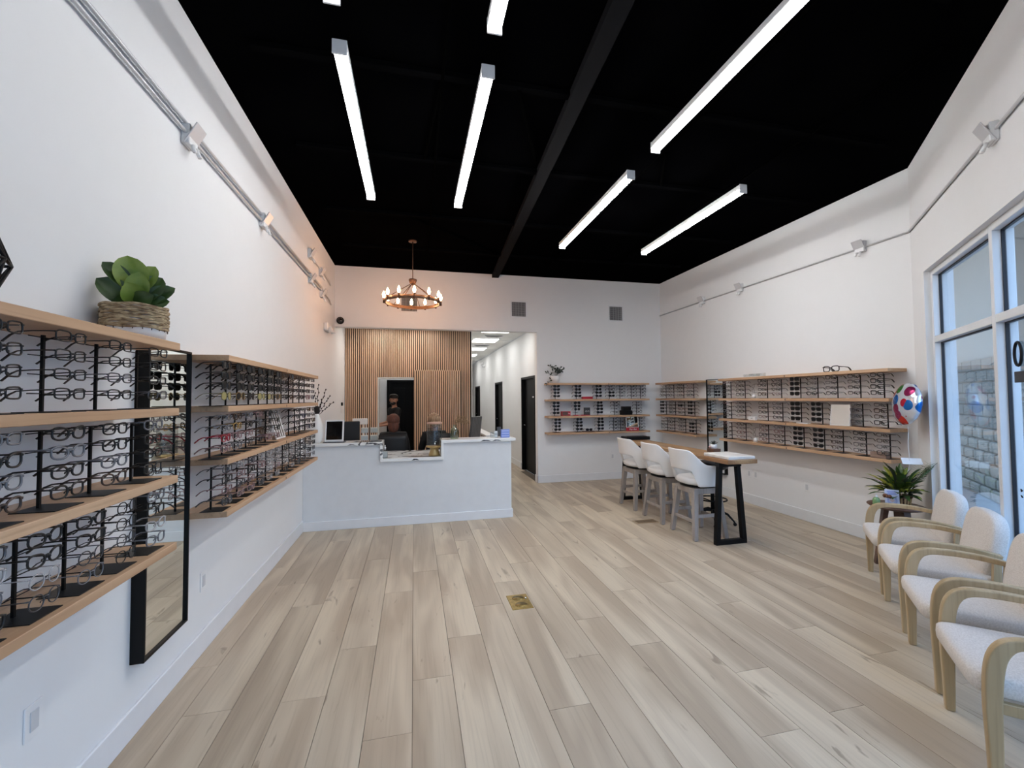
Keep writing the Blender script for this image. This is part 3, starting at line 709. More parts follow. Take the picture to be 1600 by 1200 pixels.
def fill(xy, rz, tier, cols, ref, wall, spec, full, seed, shift=0.0):
    """cols: coordinates of the posts; spec(c, r) -> None or (style, colour, lens)"""
    TN = ('upper tier', 'middle tier', 'lower tier')[tier]; z = TIER[tier+1]
    f = Vector((math.sin(rz), -math.cos(rz), 0))          # towards the room
    for c, v in enumerate(cols):
        p = Vector((*xy(v), z))
        stand(p, rz, 'black eyewear stand, %s %s, %s of %s shelves' % (ORD[c], ref, TN, wall), 'eyewear stands')
        for r in range(4):
            s = spec(c, r)
            if not s: continue
            sty, col, lens = s
            kind = 'sunglasses' if lens != 'clear' else 'eyeglasses'
            cn = {'clear': 'transparent', 'gunmetal': 'thin metal'}.get(col, col)
            lb = '%s %s, %s of %s stand %s, %s, %s' % (cn, kind, RN[r], ORD[c], ref, TN, wall.replace('corner right', 'corner').replace('far left wall', 'left wall').replace('near left wall', 'left wall'))
            q = p+f*.098; q.z = z+ROWZ[r]+.003; q.y += shift if abs(f.x) > .5 else 0
            eyewear(q, rz, sty, col, lens, lb, '%s on %s shelves' % (kind, wall), full)
def pick(rnd, palette):
    return (rnd.choice(['rect', 'soft', 'cat', 'square', 'round', 'soft', 'rect']), rnd.choice(palette), 'clear')
DARKP = ['black', 'black', 'black', 'tortoise', 'grey', 'gunmetal', 'navy', 'brown']
xl = lambda y: (XL+.14, y); xr2 = lambda y: (XR-.14, y); yb = lambda x: (x, YB-.14)
rA = random.Random(3)
near = [[1.455, 1.695, 1.935, 2.180], [1.465, 1.695, 1.915, 2.155], [1.42, 1.615, 1.805, 1.990, 2.185]]
def sp_near(tier):
    pal = [['black', 'black', 'black', 'gunmetal', 'black'], ['black', 'black', 'black', 'brown', 'grey'], ['black', 'gunmetal', 'grey', 'clear', 'black']][tier]
    return lambda c, r: ('rect' if tier == 0 else rA.choice(['soft', 'cat', 'rect', 'cat']) if tier == 1 else rA.choice(['soft', 'cat', 'round']), 'black' if (tier == 0 and c == 0) else rA.choice(pal), 'clear')
for t_ in range(3):
    fill(xl, PI/2, t_, near[t_], 'from left edge', 'near left wall', sp_near(t_), True, t_, -.025)
far_l = [[2.876, 3.088, 3.266, 3.475, 3.679, 3.887, 4.07, 4.262, 4.496, 4.652, 4.884, 5.099], [2.875, 3.044, 3.237, 3.435, 3.64, 3.85, 4.507, 4.723, 4.922, 5.14],
         [2.902, 3.108, 3.287, 3.492, 3.677, 3.866, 4.115, 4.322, 4.526, 4.755, 4.96, 5.154]]
def sp_far(tier):
    def f(c, r):
        if tier == 0:
            if c < 6: return ('square' if r < 3 else 'aviator', 'black' if r < 3 else rA.choice(['olive', 'black', 'tortoise', 'gold']), 'dark' if (r < 3 or c in (1, 2, 5)) else 'yellow')
            return pick(rA, ['black', 'tortoise', 'brown', 'pink', 'navy', 'olive'] if r == 3 else ['black', 'brown', 'gunmetal'])
        if tier == 1:
            if (c, r) == (0, 2): return ('cat', 'red', 'clear')
            if (c, r) == (1, 1): return ('soft', 'gold', 'clear')
            return pick(rA, ['black', 'tortoise', 'black', 'pink', 'grey'] if c < 6 else DARKP)
        return pick(rA, ['clear', 'clear', 'gunmetal', 'clear', 'pink', 'black'] if c < 7 else ['gunmetal', 'black', 'clear', 'brown'])
    return f
for t_ in range(3): fill(xl, PI/2, t_, far_l[t_], 'past mirror', 'far left wall', sp_far(t_), False, t_, -.02)
right_b = [[3.448, 3.688, 3.947, 4.194, 4.429, 4.717, 4.948, 5.355, 5.641], [3.423, 3.674, 4.144, 4.429, 4.707, 4.948, 5.355, 5.641], [3.411, 3.647, 3.902, 4.128, 4.402, 4.687, 4.948, 5.355, 5.641]]
def sp_rb(tier):
    sun = [(4,), (2, 3), (3, 4)][tier]
    def f(c, r):
        if c in sun: return (rA.choice(['square', 'soft']) if tier != 2 else rA.choice(['cat', 'soft']), 'black', 'dark')
        if c == 0 and tier == 0: return ('square' if r else 'soft', 'black', 'clear')
        return pick(rA, ['black', 'black', 'gunmetal', 'grey', 'brown'] if c < 5 else ['gunmetal', 'grey', 'black', 'brown', 'pink'])
    return f
for t_ in range(3): fill(xr2, -PI/2, t_, right_b[t_], 'from balloon end', 'right wall', sp_rb(t_), True, t_)
right_a = [[6.537, 6.82, 7.121, 7.371], [6.518, 6.801, 7.079, 7.371], [6.488, 6.783, 7.111, 7.349]]
def sp_ra(tier):
    def f(c, r):
        if tier == 1 and c in (0, 3): return ('soft', 'black', 'dark')
        if tier == 1 and (c, r) == (1, 1): return ('soft', 'black', 'dark')
        if tier == 2 and c == 0 and r > 0: return ('cat', 'black', 'dark')
        if tier == 2 and c == 0: return ('soft', 'clear', 'clear')
        return pick(rA, ['black', 'brown', 'tortoise', 'pink', 'gunmetal', 'black'])
    return f
for t_ in range(3): fill(xr2, -PI/2, t_, right_a[t_], 'past black mirror', 'corner right wall', sp_ra(t_), False, t_)
back_ = [[2.571, 2.99, 3.406, 3.67, 3.892, 4.132, 4.328], [2.559, 2.971, 3.425, 3.77, 4.239], [2.584, 3.009, 3.438, 3.748, 3.893, 4.301]]
def sp_bk(tier):
    def f(c, r):
        if tier == 1 and c == 1: return ('round' if r > 1 else 'aviator', 'black', 'dark') if r < 3 else None
        if c < 3: return (rA.choice(['soft', 'cat', 'round', 'aviator']), 'navy' if (c + r) % 4 == 1 else 'black', 'dark')
        if tier == 0 and c == 3 and r > 1: return ('soft', 'black', 'dark')
        return pick(rA, ['black', 'navy', 'gunmetal', 'grey', 'black'])
    return f
for t_ in range(3): fill(yb, 0, t_, back_[t_], 'from plant', 'back wall', sp_bk(t_), False, t_)

# ------------------------------------------------------------------ things standing on the shelves
REDM = mat('red_card', (172, 30, 48), .4); CREAM = mat('cream_card', (232, 226, 214), .5)
def lettering(txt, size, m_, parent, loc, rot, shear=0.0, nm='lettering'):
    o = link(nm, text_mesh(txt, size, m_, shear=shear), parent, loc); o.rotation_euler = rot; return o
def blk(name, label, cat, loc, dims, m_, rz=0.0, b=.003, part='box'):
    t = thing(name, label, cat, loc, rz); a, c, h = dims
    MB().box(-a/2, a/2, -c/2, c/2, 0, h, b).build(part, m_, t)
    return t
# counter-top mirrors
def table_mirror(loc, rz, w_, h_, label, tilt=.12, red=False, fm=WHITEP):
    t = thing('table_mirror', label, 'mirror', loc, rz)
    X0 = Matrix.Rotation(-tilt, 4, 'X'); z0 = .065 if red else .0
    g = MB(); g.X = X0
    e = .008
    for a, b, c, d_ in ((-w_/2, -w_/2+e, z0, h_), (w_/2-e, w_/2, z0, h_), (-w_/2+e, w_/2-e, z0, z0+e), (-w_/2+e, w_/2-e, h_-e, h_)): g.box(a, b, -.008, .008, c, d_, .002)
    g.build('frame', fm, t)
    g = MB(); g.X = X0; g.box(-w_/2+e, w_/2-e, -.004, .004, z0+e, h_-e); g.build('mirror_glass', MIRROR, t)
    g = MB(); g.box(-w_/2, w_/2, -.012, .030 if red else .035, 0, .065 if red else .01, .003); g.build('base', REDM if red else fm, t)
    g = MB().tube([(0, .06, .004), (0, .01+h_*.5*math.sin(tilt), h_*.55)], .004, 6); g.build('prop', fm, t)
    if red: lettering('Ray-Ban', .048, WHITEP, t, (0, -.0135, .034), (PI/2, 0, 0), .25)
    return t
table_mirror((4.09, 7.500, TIER[3]), 0, .25, .285, 'white framed mirror with red lettered base on the lowest back wall shelf', .13, True)
table_mirror((4.70, 3.90, TIER[2]), -PI/2+.25, .20, .245, 'tilted white framed tabletop mirror on the right wall shelf', .14)
blk('display_case', 'red eyewear case on the second back wall shelf, by the third stand', 'case', (3.19, 7.56, TIER[1]), (.20, .08, .045), REDM, 0)
t = blk('display_box', 'red and brown display box with white emblem on the back wall shelf', 'box', (2.765, 7.58, TIER[2]), (.17, .08, .085), REDM)
MB().box(-.075, .03, -.0415, -.039, .012, .073).build('print_panel', mat('brown_print', (92, 66, 60), .5), t); lettering('Ray', .03, WHITEP, t, (.055, -.0415, .045), (PI/2, 0, 0), .25)
t = blk('display_case', 'flat red case on the third back wall shelf beside the black sign', 'case', (3.01, 7.512, TIER[2]), (.24, .024, .018), REDM); lettering('Ray-Ban', .016, WHITEP, t, (0, -.0135, .009), (PI/2, 0, 0), .25)
t = blk('display_sign', 'small black sign with glasses emblem on a red foot on back shelf', 'sign', (3.19, 7.58, TIER[2]), (.12, .03, .15), mat('dark_card', (52, 54, 56), .5)); MB().box(-.06, .06, -.02, .02, 0, .014, .002).build('foot', REDM, t)
g = MB()
for s in (-1, 1): g.tube([(s*.022+.016*math.cos(a), -.0165, .08+.013*math.sin(a)) for a in [2*PI*k/14 for k in range(14)]], .0025, 5, closed=True)
g.build('emblem', WHITEP, t)
blk('storage_box', 'lower of two stacked black boxes on the back wall shelf', 'box', (4.00, 7.58, TIER[2]), (.21, .12, .085), BLACK, 0, .005)
blk('storage_box', 'upper smaller black box of the stack on the back wall shelf', 'box', (4.0, 7.58, TIER[2]+.086), (.16, .11, .075), BLACK, .05, .006)
blk('display_tray', 'thin brown tray on the lowest back wall shelf', 'tray', (3.21, 7.565, TIER[3]), (.22, .10, .016), DARKW)
eyewear((3.21, 7.53, TIER[3]+.043), 0, 'square', 'navy', 'dark', 'navy sunglasses on the brown tray on the lowest back wall shelf', 'single display sunglasses', True)
# big demonstration glasses and other pieces on the right wall
o = eyewear((4.66, 3.955, TIER[0]+.034), -PI/2, 'square', 'black', 'clear', 'large black square eyeglasses standing on top of the right wall shelves', 'single display eyeglasses', True); o.scale = (1.42, 1.35, 1.42); o.rotation_euler.z = -PI/2+.05
t = blk('acrylic_tray', 'clear and white acrylic tray on top of the right wall shelves', 'tray', (4.72, 5.15, TIER[0]), (.1, .30, .006), WHITEP, 0, .001, 'base')
MB().box(-.05, -.046, -.15, .15, .006, .04).build('front_wall', ACRYL, t); MB().box(.046, .05, -.15, .15, .006, .05).build('back_wall', ACRYL, t)
def vstand(loc, label):
    t = thing('vertical_eyewear_stand', label, 'display stand', loc, -PI/2)
    MB().lathe([(.028, 0), (.028, .05), (.022, .054)], 20).build('pedestal', WHITEP, t); MB().tube([(0, 0, .05), (0, 0, .08)], .004, 6).build('post', WHITEP, t)
    return t
vstand((4.70, 5.15, TIER[1]), 'small white pedestal with upright eyeglasses, upper tier of right wall'); vstand((4.70, 5.14, TIER[3]), 'small white pedestal with upright eyeglasses, lowest right wall shelf')
for z, w in ((TIER[1], 'upper tier'), (TIER[3], 'lower tier')):
    o = eyewear((4.69, 5.147, z+.14), -PI/2, 'round', 'gunmetal', 'clear', 'eyeglasses standing on end on a white pedestal, %s of right wall' % w, 'single display eyeglasses', True)
    o.rotation_euler = (0, PI/2, -PI/2)
t = blk('display_block', 'white block with small dark lettering on the middle right wall shelf', 'sign', (4.70, 5.18, TIER[2]), (.13, .035, .055), WHITEP, -PI/2, .003); lettering('ooo', .022, BLACK, t, (0, -.0185, .03), (PI/2, 0, 0))
blk('display_box', 'brown mottled box at the balloon end of the lowest right wall shelf', 'box', (4.685, 3.47, TIER[3]), (.155, .06, .062), wood('mottled_box', (150, 126, 112), (112, 90, 80), (80, 60, 52), 0, .6, 3), -PI/2)
blk('name_tray', 'thin white tray on the middle right wall shelf by the sunglasses', 'tray', (4.66, 4.33, TIER[2]), (.16, .05, .012), WHITEP, -PI/2, .002)
# leaning striped panel on left
t = thing('leaning_panel', 'white and dark striped panel leaning on the far left wall shelf', 'panel', (XL+.165, 4.19, TIER[2]), PI/2)
g = MB(); g.X = Matrix.Rotation(-.28, 4, 'X'); g.box(-.13, .13, -.005, .005, 0, .27, .002); g.build('panel', WHITEP, t)
g = MB(); g.X = Matrix.Rotation(-.28, 4, 'X')
for k in range(4): g.box(-.11+k*.06, -.085+k*.06, -.0065, -.0045, .015, .255)
g.build('stripe', mat('stripe_dark', (84, 76, 66), .5), t)

# plants ----------------------------------------------------------
def leaf(mb, base, tip, width, cup=.12, up=(0, 0, 1), n=6, bend=0.0, rd=.75):
    base = Vector(base); tip = Vector(tip); d = tip-base; L = d.length; d.normalize(); sd = d.cross(Vector(up))
    if sd.length < 1e-3: sd = d.cross(Vector((1, 0, 0)))
    sd.normalize(); nn = sd.cross(d); rows = []
    for i in range(n+1):
        t = i/n; w_ = width*math.sin(PI*min(1, max(.0, t**1.1)))**rd*.5+.0008; c = base+d*(L*t)+nn*(bend*L*math.sin(PI*t))
        rows.append([c-sd*w_+nn*w_*cup*2, c-sd*w_*.5+nn*w_*cup*.6, c, c+sd*w_*.5+nn*w_*cup*.6, c+sd*w_+nn*w_*cup*2])
    mb.grid(rows); return mb
def pot_basket(t, r, h):
    MB().lathe([(r*.93, 0), (r*.97, h*.3), (r*.98, h*.55), (r*.9, h*.97), (r*.86, h*.97), (r*.86, h*.8), (.001, h*.8)], 28).build('pot', WHITEP, t)
    g = MB(); n = 22
    rr = random.Random(2)
    for k in range(n):
        z = h*(.30+.69*k/n)+.002; ph = rr.uniform(0, 6)
        g.tube([((r*1.0+.003*math.sin(a*9+ph)+.0015*math.sin(a*23+ph))*math.cos(a), (r*1.0+.003*math.sin(a*9+ph))*math.sin(a), z+.003*math.sin(a*5+ph*2)) for a in [2*PI*q/40 for q in range(40)]], .0042, 5, closed=True)
    g.build('woven_band', mat('seagrass', (186, 166, 132), .8, noise=(116, 92, 66), nscale=(40, 40, 90)), t)
    for k in range(22):
        a = 2*PI*k/22; MB().tube([(r*1.0*math.cos(a), r*1.0*math.sin(a), h*.24), (r*1.01*math.cos(a), r*1.01*math.sin(a), h*.31)], .0016, 5).build('stitch', mat('stitch_brown', (70, 52, 40), .8), t)
t = thing('potted_plant', 'broad-leaved green plant in a woven basket pot on the near left shelf', 'plant', (XL+.128, 2.185, TIER[0]))
pot_basket(t, .112, .145)
RV, FV = Vector((.88, .47, 0)), Vector((.47, -.87, 0))
lv = [(-.03, 0, .365, .135, .19, 0), (.065, 0, .335, .085, .20, 0), (-.108, .01, .320, .085, .21, 1), (.090, .01, .285, .115, .16, 1), (.012, .05, .290, .095, .17, 0), (-.125, .02, .245, .115, .14, 1),
      (-.03, .07, .235, .10, .16, 0), (.135, .02, .245, .085, .14, 1), (.115, .05, .175, .095, .135, 1), (.06, .08, .19, .10, .135, 1), (-.07, .05, .16, .09, .135, 1), (.03, -.07, .27, .11, .15, 1), (-.04, -.06, .29, .10, .15, 1), (.07, -.02, .25, .10, .14, 1)]
for q, (a, b, zt_, w_, z0, d_) in enumerate(lv):
    tp_ = RV*a+FV*b+Vector((0, 0, zt_)); bs_ = RV*a*.12+FV*b*.12+Vector((0, 0, z0)); leaf(MB(), bs_, tp_, w_*.88, .2, up=(.42, -.82, .38), n=10, bend=.10, rd=.6).build('leaf', LEAFD if d_ else LEAFG, t)
MB().tube([(0, 0, .11), (.004, .0, .25)], .006, 6).build('stem', mat('stem_green', (80, 110, 50), .6), t)
t = thing('lantern', 'black geometric wire lantern at the left edge on the top shelf', 'lantern', (XL+.125, 1.435, TIER[0]))
g = MB(); tp = (0, 0, .33); r1, r2 = .105, .055
ring = [(r1*math.cos(2*PI*k/6), r1*math.sin(2*PI*k/6), .125) for k in range(6)]; low = [(r2*math.cos(2*PI*(k+.5)/6), r2*math.sin(2*PI*(k+.5)/6), .004) for k in range(6)]; hi = [(r2*.8*math.cos(2*PI*(k+.5)/6), r2*.8*math.sin(2*PI*(k+.5)/6), .27) for k in range(6)]
for k in range(6):
    j = (k+1) % 6
    for a, b in ((ring[k], ring[j]), (ring[k], low[k]), (ring[j], low[k]), (low[k], low[j]), (ring[k], hi[k]), (ring[j], hi[k]), (hi[k], hi[j]), (hi[k], tp)): g.tube([a, b], .0045, 6)
g.build('wire_frame', BLACK, t); MB().lathe([(.05, 0), (.05, .012), (.026, .014), (.024, .075), (.001, .078)], 16, (0, 0, .002)).build('candle_cup', BLACK, t)
# zz plant on back wall shelf
t = thing('potted_plant', 'dark-leaved plant in a white bowl pot at the left end of the back shelves', 'plant', (2.585, 7.625, TIER[0]))
MB().lathe([(.05, 0), (.06, .01), (.063, .04), (.078, .055), (.09, .135), (.082, .135), (.075, .1), (.001, .1)], 24).build('pot', WHITEP, t)
rr = random.Random(5)
stems = [((-.13, -.02, .34), 5), ((-.20, -.03, .18), 4), ((-.20, -.05, -.05), 4), ((-.02, -.02, .33), 6), ((.09, -.03, .30), 7), ((.17, -.04, .26), 7), ((.12, .02, .2), 6), ((.04, -.06, .24), 6)]
for q, (e_, n_) in enumerate(stems):
    b_ = Vector((0, 0, .10)); e_ = Vector(e_); md = (b_+e_)/2+Vector((0, 0, .06)); P = [b_.lerp(md, s/4).lerp(md.lerp(e_, s/4), s/4) for s in range(5)]
    MB().tube(P, .0025, 5).build('stem', LEAFB, t)
    for k in range(n_):
        s = .45+.55*k/n_; c = b_.lerp(md, s).lerp(md.lerp(e_, s), s); d = Vector((rr.uniform(-.6, .6), rr.uniform(-.5, .2), rr.uniform(-.3, .9))).normalized()*rr.uniform(.045, .065)
        leaf(MB(), c, c+d, .024, .1, up=(0, -1, .2), n=4).build('leaf', LEAFB, t)

# ------------------------------------------------------------------ reception counter
CPAINT = mat('counter_white', (224, 226, 228), .6)
rc = thing('reception_counter', 'white reception counter with stepped marble top and lowered middle', 'counter', (0, 5.66, 0))
g = MB(); g.box(XL+.002, -.415, 0, .13, 0, 1.022); g.box(-.415, .372, 0, .13, 0, .80); g.box(.372, 1.280, 0, .13, 0, 1.022); g.build('front_wall', CPAINT, rc)
MB().box(1.18, 1.28, .13, 3.12, 0, .93).build('side_wall', CPAINT, rc)
MB().box(1.15, 1.31, 1.3, 3.12, .96, .99, .003).build('side_ledge', WHITEP, rc); MB().box(1.17, 1.3, .3, 3.12, .93, .96).build('ledge_support', ACRYL, rc)
g = MB(); g.box(XL+.002, 1.296, -.016, 0, 0, .112, .003); g.box(1.28, 1.296, 0, .13, 0, .112); g.build('kickboard', TRIM, rc)
MB().box(XL+.002, -.385, -.03, .30, 1.022, 1.058, .003).build('upper_slab', MARBLE, rc)
MB().box(.345, 1.335, -.03, .30, 1.022, 1.058, .003).build('upper_slab', MARBLE, rc)
MB().box(-.415, -.385, -.03, .30, .845, 1.022, .002).build('side_slab', MARBLE, rc); MB().box(.345, .375, -.03, .30, .845, 1.022, .002).build('side_slab', MARBLE, rc)
MB().box(-.415, .375, -.03, .80, .805, .845, .003).build('lower_slab', MARBLE, rc)
VEIN = mat('dark_vein', (58, 58, 60), .3)
g = MB(); g.prism([(-.13, .10), (.02, .02), (.24, -.012), (.30, .02), (.10, .10), (-.06, .16), (-.16, .17)], .8452, .8462)
g.build('marble_vein', VEIN, rc)
for xx, ww, z0, z1 in ((.02, .10, .81, .835), (-.75, .11, 1.026, 1.042), (.93, .15, 1.026, 1.046), (1.08, .12, 1.026, 1.046), (-.5, .16, 1.034, 1.055)):
    g = MB(); g.add([(xx-ww/2, -.0304, z0), (xx-ww*.2, -.0304, z1), (xx+ww*.2, -.0304, z1-.004), (xx+ww/2, -.0304, z0), (xx, -.0304, z0+.006)], [[0, 4, 2, 1], [4, 3, 2]]); g.build('marble_vein', VEIN, rc)
dk = thing('office_desk', 'white work desk behind the reception counter', 'desk', (0, 6.5, 0))
MB().box(XL+.01, -.45, -.5, .0, .72, .75, .003).build('desk_top', WHITEP, dk); MB().box(.42, 1.15, -.5, .0, .72, .75, .003).build('desk_top', WHITEP, dk)
for x in (XL+.02, -.48, .44, 1.11): MB().box(x, x+.03, -.48, -.02, 0, .72).build('side_panel', WHITEP, dk)
# items on the counter
CT = 1.0585
def tv(x, y): return (x, y)
t = thing('tablet', 'white framed tablet with black screen standing on the left of the counter', 'tablet', (-.975, 5.73, CT), -.06)
X0 = Matrix.Translation((0, 0, .008)) @ Matrix.Rotation(-.16, 4, 'X')
g = MB(); g.X = X0; g.box(-.113, .113, 0, .012, 0, .275, .005); g.build('frame', WHITEP, t)
g = MB(); g.X = X0; g.box(-.094, .094, -.0012, .002, .028, .258, .0004); g.build('screen', mat('black_screen', (8, 9, 11), .12), t)
g = MB(); g.box(-.13, .13, -.02, .09, 0, .008, .002); g.tube([(0, .07, .008), (0, .04, .15)], .006, 6); g.build('stand', mat('dark_grey', (60, 62, 66), .5), t)
t = thing('computer_monitor', 'black computer monitor seen from behind on the left of the desk', 'monitor', (-.93, 6.12, .7505), 0)
MB().box(-.215, .215, 0, .025, .29, .55, .008).build('housing', mat('black_plastic', (18, 18, 20), .5), t); MB().box(-.03, .03, .01, .04, .01, .32, .004).build('stand', MATS['black_plastic'], t); MB().box(-.11, .11, -.07, .11, 0, .012, .004).build('base', MATS['black_plastic'], t)
t = thing('computer_monitor', 'grey computer monitor seen edge-on at the right end of the reception', 'monitor', (.88, 6.28, .7505), 1.0)
g = MB(); g.X = Matrix.Translation((0, 0, .24)) @ Matrix.Rotation(.12, 4, 'X'); g.box(-.17, .17, 0, .03, 0, .34, .006); g.build('housing', mat('monitor_grey', (70, 68, 66), .45), t)
g = MB(); g.X = Matrix.Translation((0, 0, .24)) @ Matrix.Rotation(.12, 4, 'X')
for k in range(6): g.box(-.15+k*.052, -.125+k*.052, -.003, .0, .02, .32)
g.build('vent_rib', mat('rib_grey', (96, 92, 88), .5), t)
MB().box(-.03, .03, .0, .03, .01, .26, .004).build('stand', MATS['black_plastic'], t); MB().box(-.1, .1, -.07, .1, 0, .012, .004).build('base', MATS['black_plastic'], t)
t = thing('vase', 'tall white bottle-shaped vase with dark twigs at the left end of counter', 'vase', (-1.18, 5.76, CT))
MB().lathe([(.045, 0), (.062, .03), (.075, .12), (.072, .21), (.045, .30), (.026, .335), (.024, .36), (.019, .36), (.02, .33), (.001, .32)], 24).build('body', mat('ceramic_white', (238, 238, 236), .3), t)
g = MB(); TW = mat('dark_twig', (26, 20, 20), .8)
for q, (ex, ey, ez) in enumerate(((.15, -.02, .58), (.10, .0, .66), (.02, -.02, .72), (-.03, .02, .62), (.18, .02, .50), (.06, .02, .56))):
    g = MB(); P = [Vector((0, 0, .33)).lerp(Vector((ex, ey, ez)), s/8)+Vector((.004*math.sin(s*2+q), 0, 0)) for s in range(9)]; g.tube(P, .003, 5)
    for s in range(3, 9):
        g.ball(P[s]+Vector((.006*(-1)**s, 0, .004)), (.007, .006, .012), 6, 4)
    g.build('twig', TW, t)
MB().lathe([(.018, .0), (.035, .05), (.03, .10), (.001, .11)], 12, (0, 0, .35)).build('dark_foliage', TW, t)
t = thing('card_holder', 'clear tiered holder with four cream envelopes on the counter', 'holder', (-.56, 5.76, CT))
MB().box(-.11, .11, -.01, .07, 0, .005).build('base', ACRYL, t)
for x in (-.055, .057):
    for z in (.01, .105):
        MB().box(x-.045, x+.045, .0+.2*z, .004+.2*z, z, z+.06).build('pocket', ACRYL, t)
        g = MB(); g.box(x-.043, x+.043, .006+.2*z, .02+.2*z, z+.004, z+.07, .003); g.build('envelope', CREAM, t)
MB().box(-.002, .002, 0, .06, 0, .18).build('divider', mat('divider_dark', (40, 36, 34), .5), t)
t = thing('flat_device', 'flat dark tray at the counter edge beside the notch', 'tray', (-.47, 5.72, CT)); MB().box(-.07, .07, -.04, .05, 0, .01, .003).build('tray', mat('dark_grey', (60, 62, 66), .5), t)
LT = .8455+.0008
t = thing('hand_sanitizer', 'silver pump bottle of hand sanitizer in the counter notch', 'bottle', (-.36, 5.72, LT))
g = MB(); g.box(-.034, .034, -.022, .022, 0, .085, .008); g.build('bottle', mat('bottle_silver', (176, 178, 174), .25, .3), t); g = MB(); g.box(-.030, .030, -.02, .02, .085, .105, .01); g.build('shoulder', ACRYL, t)
g = MB(); g.tube([(0, 0, .1), (0, 0, .16)], .006, 8); g.tube([(0, 0, .16), (0, -.03, .158)], .005, 6); g.lathe([(.013, .0), (.013, .018)], 12, (0, 0, .118)); g.build('pump', WHITEP, t)
t = thing('drink_dispenser', 'clear ribbed drink dispenser with wooden lid on a gold pedestal', 'dispenser', (.265, 5.78, LT))
MB().lathe([(.078, 0), (.072, .02), (.052, .075), (.062, .10), (.108, .112), (.112, .128), (.001, .13)], 28).build('pedestal', mat('gold_pedestal', (206, 178, 124), .35, .5, noise=(180, 150, 98)), t)
g = MB(); g.lathe([(.098, 0), (.100, .02), (.100, .27), (.094, .285)], 32, (0, 0, .132), cap=False); g.build('jar', clear_mat('ribbed_glass', (.80, .82, .82), refl=.5, mixw=.05, rough=.25), t)
MB().lathe([(.001, 0), (.093, .001), (.093, .22), (.001, .221)], 28, (0, 0, .14)).build('water', clear_mat('water', (.84, .85, .85), refl=.0, mixw=.0), t)
MB().lathe([(.099, 0), (.101, .01), (.099, .022), (.001, .024)], 28, (0, 0, .417)).build('lid', mat('lid_wood', (192, 152, 134), .5), t)
g = MB(); g.tube([(0, -.1, .17), (0, -.135, .17)], .009, 8); g.tube([(0, -.13, .18), (0, -.132, .145)], .007, 8); g.tube([(0, -.13, .185), (.02, -.13, .2)], .006, 6); g.build('tap', CHROME, t)
t = thing('vase', 'green glass bottle vase with dried pampas grass on the counter', 'vase', (.53, 5.80, CT))
MB().lathe([(.05, 0), (.056, .02), (.056, .10), (.045, .135), (.02, .16), (.02, .185)], 20, cap=False).build('body', clear_mat('green_glass', (.55, .66, .52), mixw=.08), t)
GR = mat('pampas', (168, 138, 104), .9, noise=(132, 104, 76), nscale=(60, 60, 60))
for q, (ex, ez) in enumerate(((.17, .27), (.12, .30), (.06, .31), (.2, .22), (.09, .26))):
    g = MB(); b_ = Vector((0, 0, .04)); e_ = Vector((ex, .02*q-.04, ez)); mdl = Vector((.01, 0, .30)); P = [b_.lerp(mdl, s/6).lerp(mdl.lerp(e_, s/6), s/6) for s in range(7)]; g.tube(P, .0022, 5)
    for s in range(26):
        c = P[3].lerp(P[6], s/26); d = Vector((rr.uniform(-.2, 1), rr.uniform(-.6, .6), rr.uniform(-.8, .3))).normalized()*.035
        g.tube([c, c+d], .0016, 4)
    g.build('dried_stem', GR, t)
t = thing('brochure_box', 'blue and white brochure box at the right end of the counter', 'box', (1.22, 5.76, CT), -.05)
BLU = mat('brochure_blue', (120, 142, 214), .4)
MB().box(-.06, .06, -.02, .04, 0, .11, .003).build('box', BLU, t)
for k in range(3): MB().box(-.05, .05, -.023, -.019, .012+k*.034, .032+k*.034, .001).build('brochure', mat('brochure_light', (168, 182, 232), .4), t)
t = thing('card_stand', 'clear acrylic stand with white cards beside the blue brochure box', 'holder', (1.07, 5.77, CT))
MB().box(-.05, .05, -.02, .03, 0, .075).build('stand', ACRYL, t); MB().box(-.0, .045, .0, .004, .004, .09, .001).build('card', WHITEP, t); lettering('co', .04, BLACK, t, (.022, -.001, .05), (PI/2, 0, 0))
t = thing('card_terminal', 'dark card reader on a post behind the brochure box', 'card reader', (1.19, 6.0, .93+.061)); g = MB(); g.X = Matrix.Rotation(-.2, 4, 'X'); g.box(-.03, .03, 0, .02, .02, .2, .004); g.build('reader', mat('dark_grey', (60, 62, 66), .5), t); MB().box(-.03, .03, -.03, .05, 0, .02, .003).build('foot', BLACK, t)
# office chairs behind the counter
def office_chair(loc, rz, label):
    t = thing('office_chair', label, 'chair', loc, rz, 'black office chairs behind the counter'); BP = MATS['black_plastic']
    o = MB().box(-.24, .24, -.24, .24, .44, .52, .03).build('seat', BP, t)
    g = MB(); rows = []
    for i in range(8):
        z = .55+.50*i/7; rows.append([(-.22*(1-.04*i/7)*math.cos(a)*1.0, -.22-.05*math.sin(a)+.0*i, z) for a in [PI*k/10 for k in range(11)]])
    g.grid(rows); o = g.build('backrest', BP, t); q = o.modifiers.new('solid', 'SOLIDIFY'); q.thickness = .025
    MB().tube([(0, 0, .08), (0, 0, .44)], .025, 10).build('gas_lift', BP, t)
    for k in range(5):
        a = 2*PI*k/5; MB().tube([(0, 0, .10), (.27*math.cos(a), .27*math.sin(a), .07)], [.022, .014], 6).build('foot', BP, t)
        MB().ball((.27*math.cos(a), .27*math.sin(a), .03), .029, 8, 6).build('caster', BP, t)
    for s in (-1, 1): MB().tube([(s*.24, .1, .5), (s*.25, .1, .68), (s*.25, -.12, .7), (s*.23, -.2, .62)], .014, 6).build('armrest', BP, t)
office_chair((-.315, 7.05, 0), 0, 'black office chair holding the auburn-haired person behind the counter notch')
office_chair((.33, 7.05, 0), .3, 'black office chair holding the blond-haired person behind the drink dispenser')
